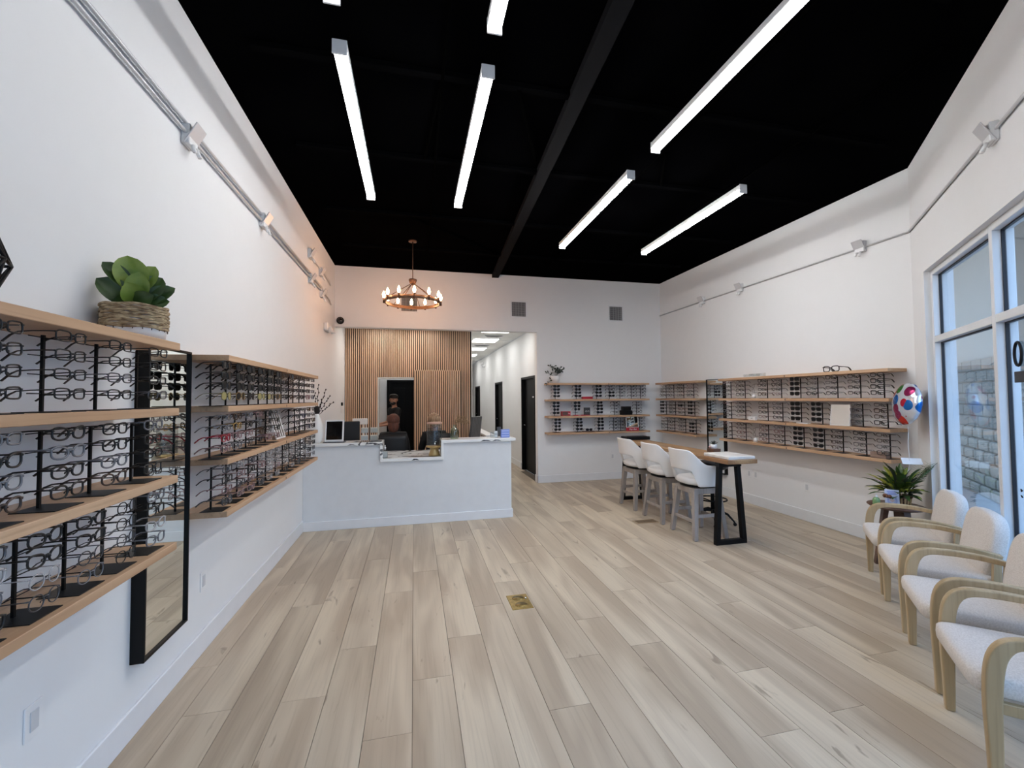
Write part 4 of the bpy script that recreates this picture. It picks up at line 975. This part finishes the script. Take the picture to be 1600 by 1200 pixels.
t = thing('waiting_chair', 'pale slatted chair back standing before the slatted wood wall', 'chair', (-.98, 8.35, 0))
MB().box(-.2, .2, -.2, .2, .43, .46, .01).build('seat', WHITEP, t); MB().box(-.145, .125, .17, .19, 1.12, 1.235, .01).build('backrest', WHITEP, t)
for x in (-.11, -.03, .05, .10): MB().box(x-.006, x+.006, .17, .185, .46, 1.12).build('slat', WHITEP, t)
for sx_ in (-.17, .17):
    for sy_ in (-.17, .17): MB().box(sx_-.015, sx_+.015, sy_-.015, sy_+.015, 0, .43).build('leg', WHITEP, t)

# ------------------------------------------------------------------ bar table and stools
t = thing('bar_table', 'long narrow wooden bar table on black trapezoid legs', 'table', (3.38, 5.11, 0))
g = MB(); rr = random.Random(4)
lft = [(-.185+rr.uniform(-.006, .006), -1.24+2.48*k/14) for k in range(15)]; rgt = [(.185+rr.uniform(-.006, .006), 1.24-2.48*k/14) for k in range(15)]
o = g.prism(lft+rgt, .882, .925).build('tabletop', TABLEW, t); q = o.modifiers.new('bevel', 'BEVEL'); q.width = .006; q.segments = 2
for y in (-1.09, 1.03):
    for s, xb, xt in ((-1, -.196, -.160), (1, .126, .060)):
        g = MB(); a = s
        x0b, x1b = (-.225, -.175) if s < 0 else (.105, .155); x0t, x1t = (-.175, -.130) if s < 0 else (.050, .095)
        g.convex([(x0b, y, .05), (x1b, y, .05), (x1b, y+.05, .05), (x0b, y+.05, .05), (x0t, y, .835), (x1t, y, .835), (x1t, y+.05, .835), (x0t, y+.05, .835)], [(0, 1, 2, 3), (4, 5, 6, 7), (0, 1, 5, 4), (1, 2, 6, 5), (2, 3, 7, 6), (3, 0, 4, 7)])
        g.build('leg', BLACK, t)
    MB().box(-.228, .158, y, y+.05, .0, .05, .003).build('foot_bar', BLACK, t); MB().box(-.18, .10, y-.01, y+.06, .835, .881, .003).build('top_bar', BLACK, t)
def barstool(loc, rz, label):
    t = thing('bar_stool', label, 'bar stool', loc, rz, 'white bar stools at the bar table')
    # local: faces +x; back at -x
    for sx_ in (-1, 1):
        for sy_ in (-1, 1):
            g = MB(); b_ = (sx_*.195, sy_*.215); tt = (sx_*.145, sy_*.155); h1, h2 = .022, .028
            g.convex([(b_[0]+i*h1, b_[1]+j*h1, .006) for i, j in ((-1, -1), (1, -1), (1, 1), (-1, 1))]+[(tt[0]+i*h2, tt[1]+j*h2, .535) for i, j in ((-1, -1), (1, -1), (1, 1), (-1, 1))],
                     [(0, 1, 2, 3), (4, 5, 6, 7), (0, 1, 5, 4), (1, 2, 6, 5), (2, 3, 7, 6), (3, 0, 4, 7)]); g.build('leg', GREYW, t)
            MB().box(b_[0]-.014, b_[0]+.014, b_[1]-.014, b_[1]+.014, 0, .007).build('foot_pad', BLACK, t)
    def lx(z): return .195-(.05)*(z/.53)
    def ly(z): return .215-(.06)*(z/.53)
    for s in (-1, 1):
        z = .20; MB().box(s*lx(z)-.010, s*lx(z)+.010, -ly(z), ly(z), z-.018, z+.018, .002).build('stretcher', GREYW, t)
        z = .26; MB().box(-lx(z), lx(z), s*ly(z)-.010, s*ly(z)+.010, z-.018, z+.018, .002).build('stretcher', GREYW, t)
    MB().box(-.170, .170, -.180, .180, .50, .565, .004).build('apron', GREYW, t)
    MB().lathe([(.15, .565), (.19, .57), (.19, .582), (.15, .585)], 28).build('swivel_plate', BLACK, t)
    sq = MB(); rows = []
    for i in range(13):
        v = -PI/2+PI*i/12; cz = math.sin(v); cr2 = abs(math.cos(v))**.45
        rows.append([(.225*cr2*math.copysign(abs(math.cos(u))**.8, math.cos(u))+.01, .222*cr2*math.copysign(abs(math.sin(u))**.8, math.sin(u)), .635+.05*math.copysign(abs(cz)**.7, cz)) for u in [2*PI*k/32 for k in range(32)]])
    sq.grid(rows, closed=True); sq.build('seat', LEATHER, t)
    # shell: angle a measured from the back (-x)
    def zt(a):
        a = abs(a); k = min(1, max(0, (a-.55)/.95)); k = k*k*(3-2*k); return 1.0-.17*k-.03*max(0, a-1.5)
    def zb(a):
        a = abs(a); k = min(1, max(0, (a-.72)/.35)); k = k*k*(3-2*k); return (.745+.03*math.cos(a*1.3))*(1-k)+.588*k
    AM = 2.05; na, nz_ = 44, 10; outer, inner = [], []
    for i in range(na+1):
        a = -AM+2*AM*i/na; z0, z1 = zb(a), zt(a); co, ci = [], []
        for j in range(nz_+1):
            f = j/nz_; z = z0+(z1-z0)*f; R0 = .232+.055*max(0, (z-.58)/.42)
            for r_, L_ in ((R0+.008, co), (R0-.022, ci)):
                cx_ = -math.copysign(abs(math.cos(a))**.85, math.cos(a))*r_*1.03; cy_ = math.copysign(abs(math.sin(a))**.85, math.sin(a))*r_*1.0
                L_.append((cx_, cy_, z))
        outer.append(co); inner.append(ci)
    loops = []
    for i in range(na+1): loops.append(outer[i]+inner[i][::-1])
    g = MB(); g.grid(loops, closed=True); n_ = len(loops[0])
    g.f.append(list(range(n_))); g.mi.append(0); g.sm.append(False); g.f.append([na*n_+k for k in range(n_)][::-1]); g.mi.append(0); g.sm.append(False)
    o = g.build('backrest', LEATHER, t); q = o.modifiers.new('bevel', 'BEVEL'); q.width = .007; q.segments = 2; q.limit_method = 'ANGLE'; q.angle_limit = .9
    return t
s0 = barstool((3.225, 4.42, 0), .0, 'white upholstered bar stool with grey legs, nearest the viewer')
dup(s0, (3.225, 5.06, 0), .0, 'white upholstered bar stool with grey legs, middle of the three'); dup(s0, (3.225, 5.735, 0), .0, 'white upholstered bar stool with grey legs, farthest from the viewer')
# black drafting stool beyond the table
t = thing('drafting_stool', 'black round swivel stool with foot ring on the far side of the bar table', 'stool', (3.69, 4.76, 0))
MB().lathe([(.15, .68), (.185, .70), (.195, .735), (.18, .765), (.001, .772)], 28).build('seat', mat('black_vinyl', (22, 22, 28), .4), t)
MB().tube([(0, 0, .1), (0, 0, .69)], .024, 12).build('gas_lift', BLACK, t)
g = MB(); g.tube([(.165*math.cos(a), .165*math.sin(a), .30) for a in [2*PI*k/28 for k in range(28)]], .009, 8, closed=True)
for k in range(3): a = 2*PI*k/3; g.tube([(.02*math.cos(a), .02*math.sin(a), .27), (.165*math.cos(a), .165*math.sin(a), .30)], .007, 6)
g.build('foot_ring', BLACK, t)
for k in range(5):
    a = 2*PI*(k+.3)/5; MB().tube([(r*math.cos(a), r*math.sin(a), z) for r, z in ((.01, .16), (.08, .165), (.17, .13), (.235, .06), (.25, .035))], [.02, .018, .014, .011, .011], 6).build('foot', BLACK, t)
    MB().ball((.25*math.cos(a), .25*math.sin(a), .022), (.022, .022, .022), 8, 6).build('caster', BLACK, t)
# on the table
t = blk('white_case', 'flat white marble-look case on the near end of the bar table', 'case', (3.385, 4.09, .9255), (.33, .40, .034), mat('white_case', (236, 234, 230), .35, noise=(214, 206, 198), nscale=(3, 9, 3)), 0, .006)
blk('wooden_box', 'small brown wooden box on the bar table under the succulent', 'box', (3.52, 4.50, .9255), (.10, .12, .045), DARKW, 0, .002)
t = thing('potted_succulent', 'small succulent in a white pot on a brown box on the bar table', 'plant', (3.52, 4.50, .971))
MB().lathe([(.028, 0), (.036, .004), (.038, .05), (.032, .05), (.03, .04), (.001, .04)], 8).build('pot', WHITEP, t)
for k in range(16):
    a = k*2.4; r = .012+.0022*k; h = .055-.0018*k
    leaf(MB(), (0, 0, .04), (r*1.5*math.cos(a), r*1.5*math.sin(a), .045+h), .012, .2, n=4).build('leaf', LEAFB, t)
MB().ball((-.045, .01, .018), .016, 10, 8).build('pebble', mat('pink_stone', (186, 150, 140), .7), t)
blk('storage_box', 'long flat black box on the far end of the bar table', 'box', (3.42, 6.19, .9255), (.40, .20, .05), BLACK, 0, .003)

# ------------------------------------------------------------------ waiting room armchairs
def sqd(mb, hx, hy, hz, e1, e2, c=(0, 0, 0), nu=36, nv=16, X=None):
    rows = []; pw = lambda v, e_: math.copysign(abs(v)**e_, v)
    for i in range(nv+1):
        v = -PI/2+PI*i/nv; cv = max(1e-3, pw(math.cos(v), e1)) if abs(math.cos(v)) > 1e-4 else 1e-3
        rows.append([(c[0]+hx*cv*pw(math.cos(u), e2), c[1]+hy*cv*pw(math.sin(u), e2), c[2]+hz*pw(math.sin(v), e1)) for u in [2*PI*k/nu for k in range(nu)]])
    if X is not None: rows = [[tuple(X @ Vector(p_)) for p_ in r] for r in rows]
    return mb.grid(rows, closed=True)
def ribbon(path, widths):
    L_, R2 = [], []; n = len(path)
    for i in range(n):
        a = Vector(path[max(0, i-1)]); b = Vector(path[min(n-1, i+1)]); d = (b-a).normalized(); nn = Vector((-d.y, d.x)); c = Vector(path[i])
        L_.append(tuple(c+nn*widths[i]/2)); R2.append(tuple(c-nn*widths[i]/2))
    return L_+R2[::-1]
def armchair(loc, rz, label):
    t = thing('armchair', label, 'armchair', loc, rz, 'white armchairs along the window')
    path = [(.012, 0), (.012, .16), (.010, .32), (.014, .44), (.026, .525), (.050, .575), (.085, .600), (.14, .611), (.25, .613), (.36, .604), (.46, .585), (.475, .58)]
    wd = [.036, .044, .052, .056, .056, .052, .042, .036, .034, .032, .030, .030]
    def sm(v, i, f):
        a, b, c, d = v[max(0, i-1)], v[i], v[i+1], v[min(len(v)-1, i+2)]
        return b+(c-a)*f/2+(2*a-5*b+4*c-d)*f*f/2+(3*b-a-3*c+d)*f**3/2
    pk = [(i, f/3) for i in range(len(path)-2) for f in range(3)]; X1 = [q_[0] for q_ in path]; Y1 = [q_[1] for q_ in path]
    wd = [sm(wd, i, f) for i, f in pk]+[wd[-2], wd[-1]]; path = [(sm(X1, i, f), sm(Y1, i, f)) for i, f in pk]+path[-2:]
    for s in (-1, 1):
        x0 = s*.263; g = MB().prism(ribbon(path, wd), x0-.021, x0+.021, 'yz', smooth=True)
        o = g.build('arm_frame', CHAIRW, t); q = o.modifiers.new('bevel', 'BEVEL'); q.width = .006; q.segments = 2; q.limit_method = 'ANGLE'; q.angle_limit = .8
        MB().prism(ribbon([(.455, .60), (.445, .35), (.465, 0)], [.034, .04, .032]), x0-.018, x0+.018, 'yz').build('rear_leg', CHAIRW, t)
        MB().box(x0-.014, x0+.014, .03, .45, .315, .36, .003).build('side_rail', CHAIRW, t)
        for y in (.010, .463): MB().box(x0-.012, x0+.012, y-.012, y+.012, -.0, .005).build('foot_glide', BLACK, t)
    MB().box(-.245, .245, .02, .05, .315, .36, .003).build('front_rail', CHAIRW, t)
    sqd(MB(), .262, .262, .052, .42, .22, (0, .215, .405)).build('seat', FABRIC, t)
    X = Matrix.Translation((0, .470, .595)) @ Matrix.Rotation(-.17, 4, 'X')
    sqd(MB(), .240, .228, .052, .42, .58, (0, 0, 0), X=X @ Matrix.Rotation(PI/2, 4, 'X')).build('backrest', FABRIC, t)
    return t
p_ = wp(.950, .515); c0 = armchair(p_, WROT, 'white armchair with pale oak arms next to the round side table')
for tt, lb in ((1.600, 'white armchair with pale oak arms, second from the side table'), (2.280, 'white armchair with pale oak arms, third from the side table'), (2.945, 'white armchair with pale oak arms nearest the viewer at lower right')):
    dup(c0, wp(tt, .515), WROT, lb)

# ------------------------------------------------------------------ side table with plant and balloon
SX, SY, SZ = 4.42, 3.15, .562
t = thing('side_table', 'small round dark wood side table in the corner by the window', 'table', (SX, SY, 0))
MB().lathe([(.001, -.032), (.15, -.032), (.20, -.018), (.215, -.006), (.214, 0), (.001, 0)], 40, (0, 0, SZ)).build('tabletop', DARKW, t)
for k in range(3):
    a = 2*PI*k/3+2.5; c, s_ = math.cos(a), math.sin(a); g = MB(); g.X = Matrix.Rotation(a, 4, 'Z')
    g.convex([(.15, -.03, 0), (.175, -.03, 0), (.175, .03, 0), (.15, .03, 0), (.06, -.035, .53), (.10, -.035, .53), (.10, .035, .53), (.06, .035, .53)], [(0, 1, 2, 3), (4, 5, 6, 7), (0, 1, 5, 4), (1, 2, 6, 5), (2, 3, 7, 6), (3, 0, 4, 7)]); g.build('leg', DARKW, t)
t = thing('potted_plant', 'leafy green and yellow plant in a slatted wooden basket on the side table', 'plant', (4.50, 3.165, SZ+.0005))
BSK = mat('basket_dark', (96, 60, 40), .6); STV = mat('stave_tan', (188, 148, 98), .6)
MB().lathe([(.070, 0), (.078, .07), (.074, .07), (.066, .006), (.001, .006)], 24).build('basket', BSK, t)
for k in range(18):
    a = 2*PI*k/18; g = MB(); g.X = Matrix.Rotation(a, 4, 'Z'); g.convex([(.0705, -.007, .004), (.074, -.007, .004), (.074, .007, .004), (.0705, .007, .004), (.078, -.008, .07), (.082, -.008, .07), (.082, .008, .07), (.078, .008, .07)], [(0, 1, 2, 3), (4, 5, 6, 7), (0, 1, 5, 4), (1, 2, 6, 5), (2, 3, 7, 6), (3, 0, 4, 7)]); g.build('stave', STV, t)
MB().lathe([(.079, .066), (.086, .068), (.086, .082), (.079, .084)], 24).build('rim', BSK, t)
rr = random.Random(21)
YEL = mat('yellow_leaf', (196, 192, 72), .45, noise=(70, 110, 40), nscale=(18, 18, 18))
vd = Vector((-.75, -.5, 0)).normalized(); rt = Vector((.8, -.6, 0))
for k in range(175):
    a = rr.uniform(0, 2*PI); el = rr.uniform(.15, 1.35); L0 = rr.uniform(.12, .31)
    d = Vector((math.cos(a)*math.cos(el), math.sin(a)*math.cos(el), math.sin(el))); c = Vector((0, 0, .07))+d*L0*.45
    if SX+.08+c.x+d.x*.3 > XR-.03 : d.x *= .4
    tip = c+d*L0*.75+Vector((0, 0, -.05*math.cos(el)))
    for _ in range(8):
        if (XR-4.5-tip.x)*WN[0]+(YR-3.165-tip.y)*WN[1] < .05 or 4.5+tip.x > XR-.05: tip.x *= .75; tip.y *= .75; c.x *= .85; c.y *= .85
    leaf(MB(), c, tip, rr.uniform(.026, .058), .15, n=5, bend=.1).build('leaf', YEL if rr.random() < .28 else (LEAFD if rr.random() < .7 else LEAFB), t)
for k in range(7):
    a = -.8+rr.uniform(-.5, .5); d = Vector((math.cos(a)*.6, math.sin(a)*.6, 1)).normalized(); e_ = Vector((0, 0, .07))+d*rr.uniform(.32, .42)
    g = MB(); g.tube([(0, 0, .05), tuple(e_*.6), tuple(e_+Vector((.04, -.03, -.01)))], .002, 4)
    g.build('stem', LEAFD, t)
    g = MB()
    for q in range(9):
        c = e_*.55+(e_*.45)*(q/9)
        for s in (-1, 1): leaf(g, c, c+Vector((.05*s+.03, -.03*s, .03)), .008, .1, n=3)
    g.build('frond', LEAFD, t)
g = MB(); g.tube([(-.19, -.02, .0), (-.185, -.02, .07)], .004, 5)
for q in range(14):
    a = q*2.4; g.ball((-.185+.02*math.cos(a), -.02+.02*math.sin(a), .085+.004*(q % 5)), .015, 6, 5)
g.build('dried_flower', mat('dried_brown', (138, 92, 66), .8, noise=(96, 62, 44), nscale=(50, 50, 50)), t)
g = MB(); g.X = Matrix.Translation((.07, -.06, .41)) @ Matrix.Rotation(-.65, 4, 'Z') @ Matrix.Rotation(-.7, 4, 'X'); g.box(-.075, .075, -.001, .001, -.035, .035, .0003); g.build('gift_card', mat('card_white', (226, 228, 230), .5), t)
MB().tube([(0, 0, .06), (.06, -.05, .385)], .002, 4).build('card_stick', WHITEP, t)
t = thing('brochure_stand', 'upright white and blue printed card in a clear holder on the side table', 'sign', (4.325, 3.11, SZ+.0005), -.75)
X0 = Matrix.Rotation(-.12, 4, 'X')
g = MB(); g.X = X0; g.box(-.052, .052, 0, .004, 0, .155, .001); g.build('card', mat('brochure_light2', (206, 212, 232), .4), t)
g = MB(); g.X = X0
for z, w_ in ((.138, .035), (.125, .03), (.113, .034)): g.box(-w_, w_, -.0012, 0, z-.004, z+.002)
g.box(-.05, .05, -.001, .0, .006, .022); g.build('print_band', BLU, t)
g = MB(); g.X = X0 @ Matrix.Translation((0, -.001, .058))
g.tube([(.034*math.cos(a), 0, .034*math.sin(a)) for a in [2*PI*k/24 for k in range(24)]], .0016, 4, closed=True); g.tube([(.027*math.cos(a), 0, .027*math.sin(a)) for a in [2*PI*k/24 for k in range(24)]], .001, 4, closed=True); g.build('print_ring', BLU, t)
g = MB(); g.X = X0 @ Matrix.Translation((0, -.001, .058)); g.prism([(-.019, -.0), (0, .019), (.019, 0), (0, -.019)], -.001, .001, 'zx'); g.build('print_emblem', mat('print_peach', (230, 200, 190), .5), t)
g = MB(); g.box(-.055, .055, -.012, .035, 0, .004, .001); g.build('holder', ACRYL, t)
t = thing('hand_sanitizer', 'clear green pump bottle of sanitizer on the side table', 'bottle', (4.235, 3.185, SZ+.0005))
MB().lathe([(.026, 0), (.029, .01), (.029, .055), (.020, .072), (.010, .078)], 16).build('bottle', mat('green_liquid', (130, 160, 110), .2, noise=(100, 140, 90)), t)
g = MB(); g.lathe([(.011, .078), (.011, .088), (.005, .09), (.005, .108)], 10); g.tube([(0, 0, .106), (-.018, -.012, .104)], .004, 6); g.build('pump', WHITEP, t)
t = thing('balloon', 'round silver foil balloon with coloured spots tethered to the plant', 'balloon', (4.555, 3.12, 1.512), 0)
rows = []
for i in range(25):
    v = PI*i/24; r = math.sin(v); rr_ = []
    for k in range(48):
        u = 2*PI*k/48; wv = 1+.025*math.sin(u*16)*(r**6)
        rr_.append((.075*math.cos(v)*(1), .198*r*math.cos(u)*wv, .198*r*math.sin(u)*wv))
    rows.append(rr_)
g = MB(); g.grid(rows, closed=True); g.tube([(0, 0, -.19), (0, 0, -.215)], [.006, .012], 8)
o = g.build('foil_body', foil(), t); o.rotation_euler = (.3, .12, math.radians(-30))
g = MB(); g.tube([(0+.004*math.sin(k*.9), -.002, -.205-.0355*k) for k in range(13)]+[(-.02, .02, -.72)], .0022, 5); g.build('string', WHITEP, t)

# ------------------------------------------------------------------ people
def skin(name, V, E_, m_, parent, root=0, lv=2):
    me = bpy.data.meshes.new(name); me.from_pydata([v[:3] for v in V], E_, []); me.materials.append(m_)
    o = link(name, me, parent)
    q = o.modifiers.new('skin', 'SKIN'); q.use_smooth_shade = True
    if not me.skin_vertices: me.attributes.new
    lay = me.skin_vertices[0].data if me.skin_vertices else None
    if lay is None:
        bpy.context.view_layer.objects.active = o; o.select_set(True); bpy.ops.mesh.customdata_skin_add(); o.select_set(False); lay = me.skin_vertices[0].data
    for i, v in enumerate(V):
        r = v[3]; lay[i].radius = r if isinstance(r, tuple) else (r, r); lay[i].use_root = (i == root)
    s = o.modifiers.new('subsurf', 'SUBSURF'); s.levels = lv; s.render_levels = lv
    return o
SKIN = mat('skin', (176, 128, 104), .55); SHIRT = mat('black_shirt', (16, 16, 18), .85); TROUS = mat('black_trousers', (20, 20, 24), .85)
def figure(label, loc, rz, J, hair, hairm, beard=None, look=0.0, seated=False, hairf=None):
    """local frame: the figure faces +y; J holds the joints"""
    t = thing('person', label, 'person', loc, rz)
    V = []; E_ = []
    def add(p, r, par=None):
        V.append((*p, r)); i = len(V)-1
        if par is not None: E_.append((par, i))
        return i
    pel = add(J['pelvis'], (.11, .085)); w_ = add(J['waist'], (.10, .08), pel); chst = add(J['chest'], (.115, .085), w_); nb = add(J['neck'], .055, chst); nk = add(J['head'][:2]+(J['head'][2]-.09,), .055, nb)
    hd = add(J['head'], (.078, .088), nk); add(J['head'][:2]+(J['head'][2]+.085,), (.066, .072), hd)
    sl = []; tr = []
    for s, k in ((-1, 'l'), (1, 'r')):
        sh = add(J['sh_'+k], .044, chst); el = add(J['el_'+k], .040, sh); wr = add(J['wr_'+k], .027, el)
        d = (Vector(J['wr_'+k])-Vector(J['el_'+k])).normalized(); pc = Vector(J['wr_'+k])+d*.06; pm = add(tuple(pc), (.034, .018), wr)
        sd = d.cross(Vector((0, 0, 1)));
        if sd.length < .1: sd = Vector((1, 0, 0))
        sd.normalize()
        for f in range(4):
            b1 = pc+d*(.045+.006*(f in (1, 2)))+sd*(.022*(f-1.5)); i1 = add(tuple(b1), .010, pm); add(tuple(b1+d*.03+Vector((0, 0, -.012))), .008, i1)
        b1 = pc+sd*s*.045-d*.01; i1 = add(tuple(b1), .011, pm); add(tuple(b1+d*.035), .009, i1)
        kn0 = add(J['hip_'+k], .085, pel); kn = add(J['kn_'+k], .060, kn0); an = add(J['an_'+k], .040, kn); add(tuple(Vector(J['an_'+k])+Vector((0, .16, -.045))), (.04, .025), an)
    skin('body', V, E_, SKIN, t)
    sv = [(*J['waist'], (.142, .112)), (*J['chest'], (.160, .122)), (J['neck'][0], J['neck'][1], J['neck'][2]-.01, .062), (J['pelvis'][0], J['pelvis'][1], J['pelvis'][2]+.0, (.150, .122))]; se_ = [(0, 1), (1, 2), (0, 3)]
    pv = [(*J['pelvis'], (.145, .115)), (J['waist'][0], J['waist'][1], J['waist'][2]-.02, (.138, .108))]; pe = [(0, 1)]
    for k in 'lr':
        a, b = Vector(J['sh_'+k]), Vector(J['el_'+k]); i = len(sv); sv += [(*a, .072), (*a.lerp(b, .55 if not seated else 1.0), .056 if not seated else .05)]; se_ += [(1, i), (i, i+1)]
        if seated: sv.append((*Vector(J['el_'+k]).lerp(Vector(J['wr_'+k]), .8), .04)); se_.append((i+1, i+2))
        i = len(pv); pv += [(*J['hip_'+k], .098), (*J['kn_'+k], .074), (*J['an_'+k], .060)]; pe += [(0, i), (i, i+1), (i+1, i+2)]
    skin('shirt', sv, se_, SHIRT, t); skin('trousers', pv, pe, TROUS, t)
    for k in 'lr':
        a = Vector(J['an_'+k]); g = MB(); sqd(g, .048, .135, .045, .6, .7, (a.x, a.y+.06, .045), 16, 8); g.build('shoe', BLACK, t)
    H = Vector(J['head']); X = Matrix.Translation(H) @ Matrix.Rotation(look, 4, 'Z')
    g = MB(); g.X = X
    for s in (-1, 1): g.ball((s*.03, .088, .015), (.012, .007, .006), 8, 6)
    g.build('eyes', mat('eye_dark', (40, 30, 28), .3), t)
    g = MB(); g.X = X; g.ball((0, .098, -.012), (.013, .020, .024), 8, 6)
    for s in (-1, 1): g.ball((s*.082, .0, 0), (.010, .02, .03), 8, 6)
    g.ball((0, .088, -.048), (.024, .010, .007), 8, 6); g.build('face_features', SKIN, t)
    g = MB(); g.X = X; hair(g); g.build('hair', hairm, t)
    if beard:
        g = MB(); g.X = X; g.ball((0, .045, -.07), (.064, .058, .035), 14, 8); g.build('beard', hairm, t)
    return t
HD = mat('hair_dark', (34, 26, 22), .7); HA = mat('hair_auburn', (104, 58, 40), .7, noise=(74, 44, 34), nscale=(60, 60, 12)); HB = mat('hair_blond', (188, 156, 124), .6, noise=(120, 88, 66), nscale=(60, 60, 12))
def short_hair(g): g.ball((0, -.012, .07), (.092, .10, .062), 16, 10); g.ball((0, .02, .095), (.078, .075, .035), 12, 8)
def long_hair(g): g.ball((0, -.022, .035), (.098, .108, .098), 16, 10); g.ball((0, -.055, -.06), (.085, .062, .12), 14, 10)
def bun_hair(g): g.ball((0, -.018, .04), (.10, .110, .098), 16, 10); g.ball((0, -.06, -.02), (.085, .06, .085), 12, 8)
JS = dict(pelvis=(0, 0, .93), waist=(0, .01, 1.08), chest=(0, .01, 1.28), neck=(0, 0, 1.44), head=(0, .02, 1.575), sh_l=(-.19, 0, 1.38), sh_r=(.19, 0, 1.38), el_l=(-.23, .12, 1.10), el_r=(.22, .05, 1.10),
          wr_l=(-.16, .34, 1.06), wr_r=(.12, .28, 1.07), hip_l=(-.09, 0, .88), hip_r=(.09, 0, .88), kn_l=(-.10, .03, .50), kn_r=(.10, .03, .50), an_l=(-.10, 0, .10), an_r=(.10, 0, .10))
figure('bearded man in a black short-sleeved shirt standing in the doorway looking over', (-.40, 9.42, 0), 2.05, JS, short_hair, HD, True, look=.75)
JT = dict(pelvis=(0, 0, .60), waist=(0, .0, .72), chest=(0, .02, .93), neck=(0, .03, 1.09), head=(0, .05, 1.235), sh_l=(-.17, .02, 1.02), sh_r=(.17, .02, 1.02), el_l=(-.22, .05, .76), el_r=(.22, .05, .76),
          wr_l=(-.15, .27, .74), wr_r=(.15, .27, .74), hip_l=(-.09, .04, .60), hip_r=(.09, .04, .60), kn_l=(-.10, .42, .57), kn_r=(.10, .42, .57), an_l=(-.10, .42, .10), an_r=(.10, .42, .10))
figure('auburn-haired person in black seen from behind, seated in a black chair', (-.315, 7.0, 0), .0, JT, long_hair, HA, seated=True)
figure('blond-haired person in black seated behind the drink dispenser', (.33, 7.0, 0), .45, JT, bun_hair, HB, seated=True)
t = thing('exam_stand', 'dark stand in the room behind the doorway, where the man rests his hands', 'stand', (-.88, 9.24, 0))
MB().box(-.16, .16, -.16, .16, .98, 1.02, .004).build('stand_top', mat('maroon', (74, 24, 24), .5), t); MB().box(-.04, .04, -.04, .04, .03, .98).build('column', BLACK, t); MB().box(-.16, .16, -.16, .16, 0, .03, .004).build('base', BLACK, t)
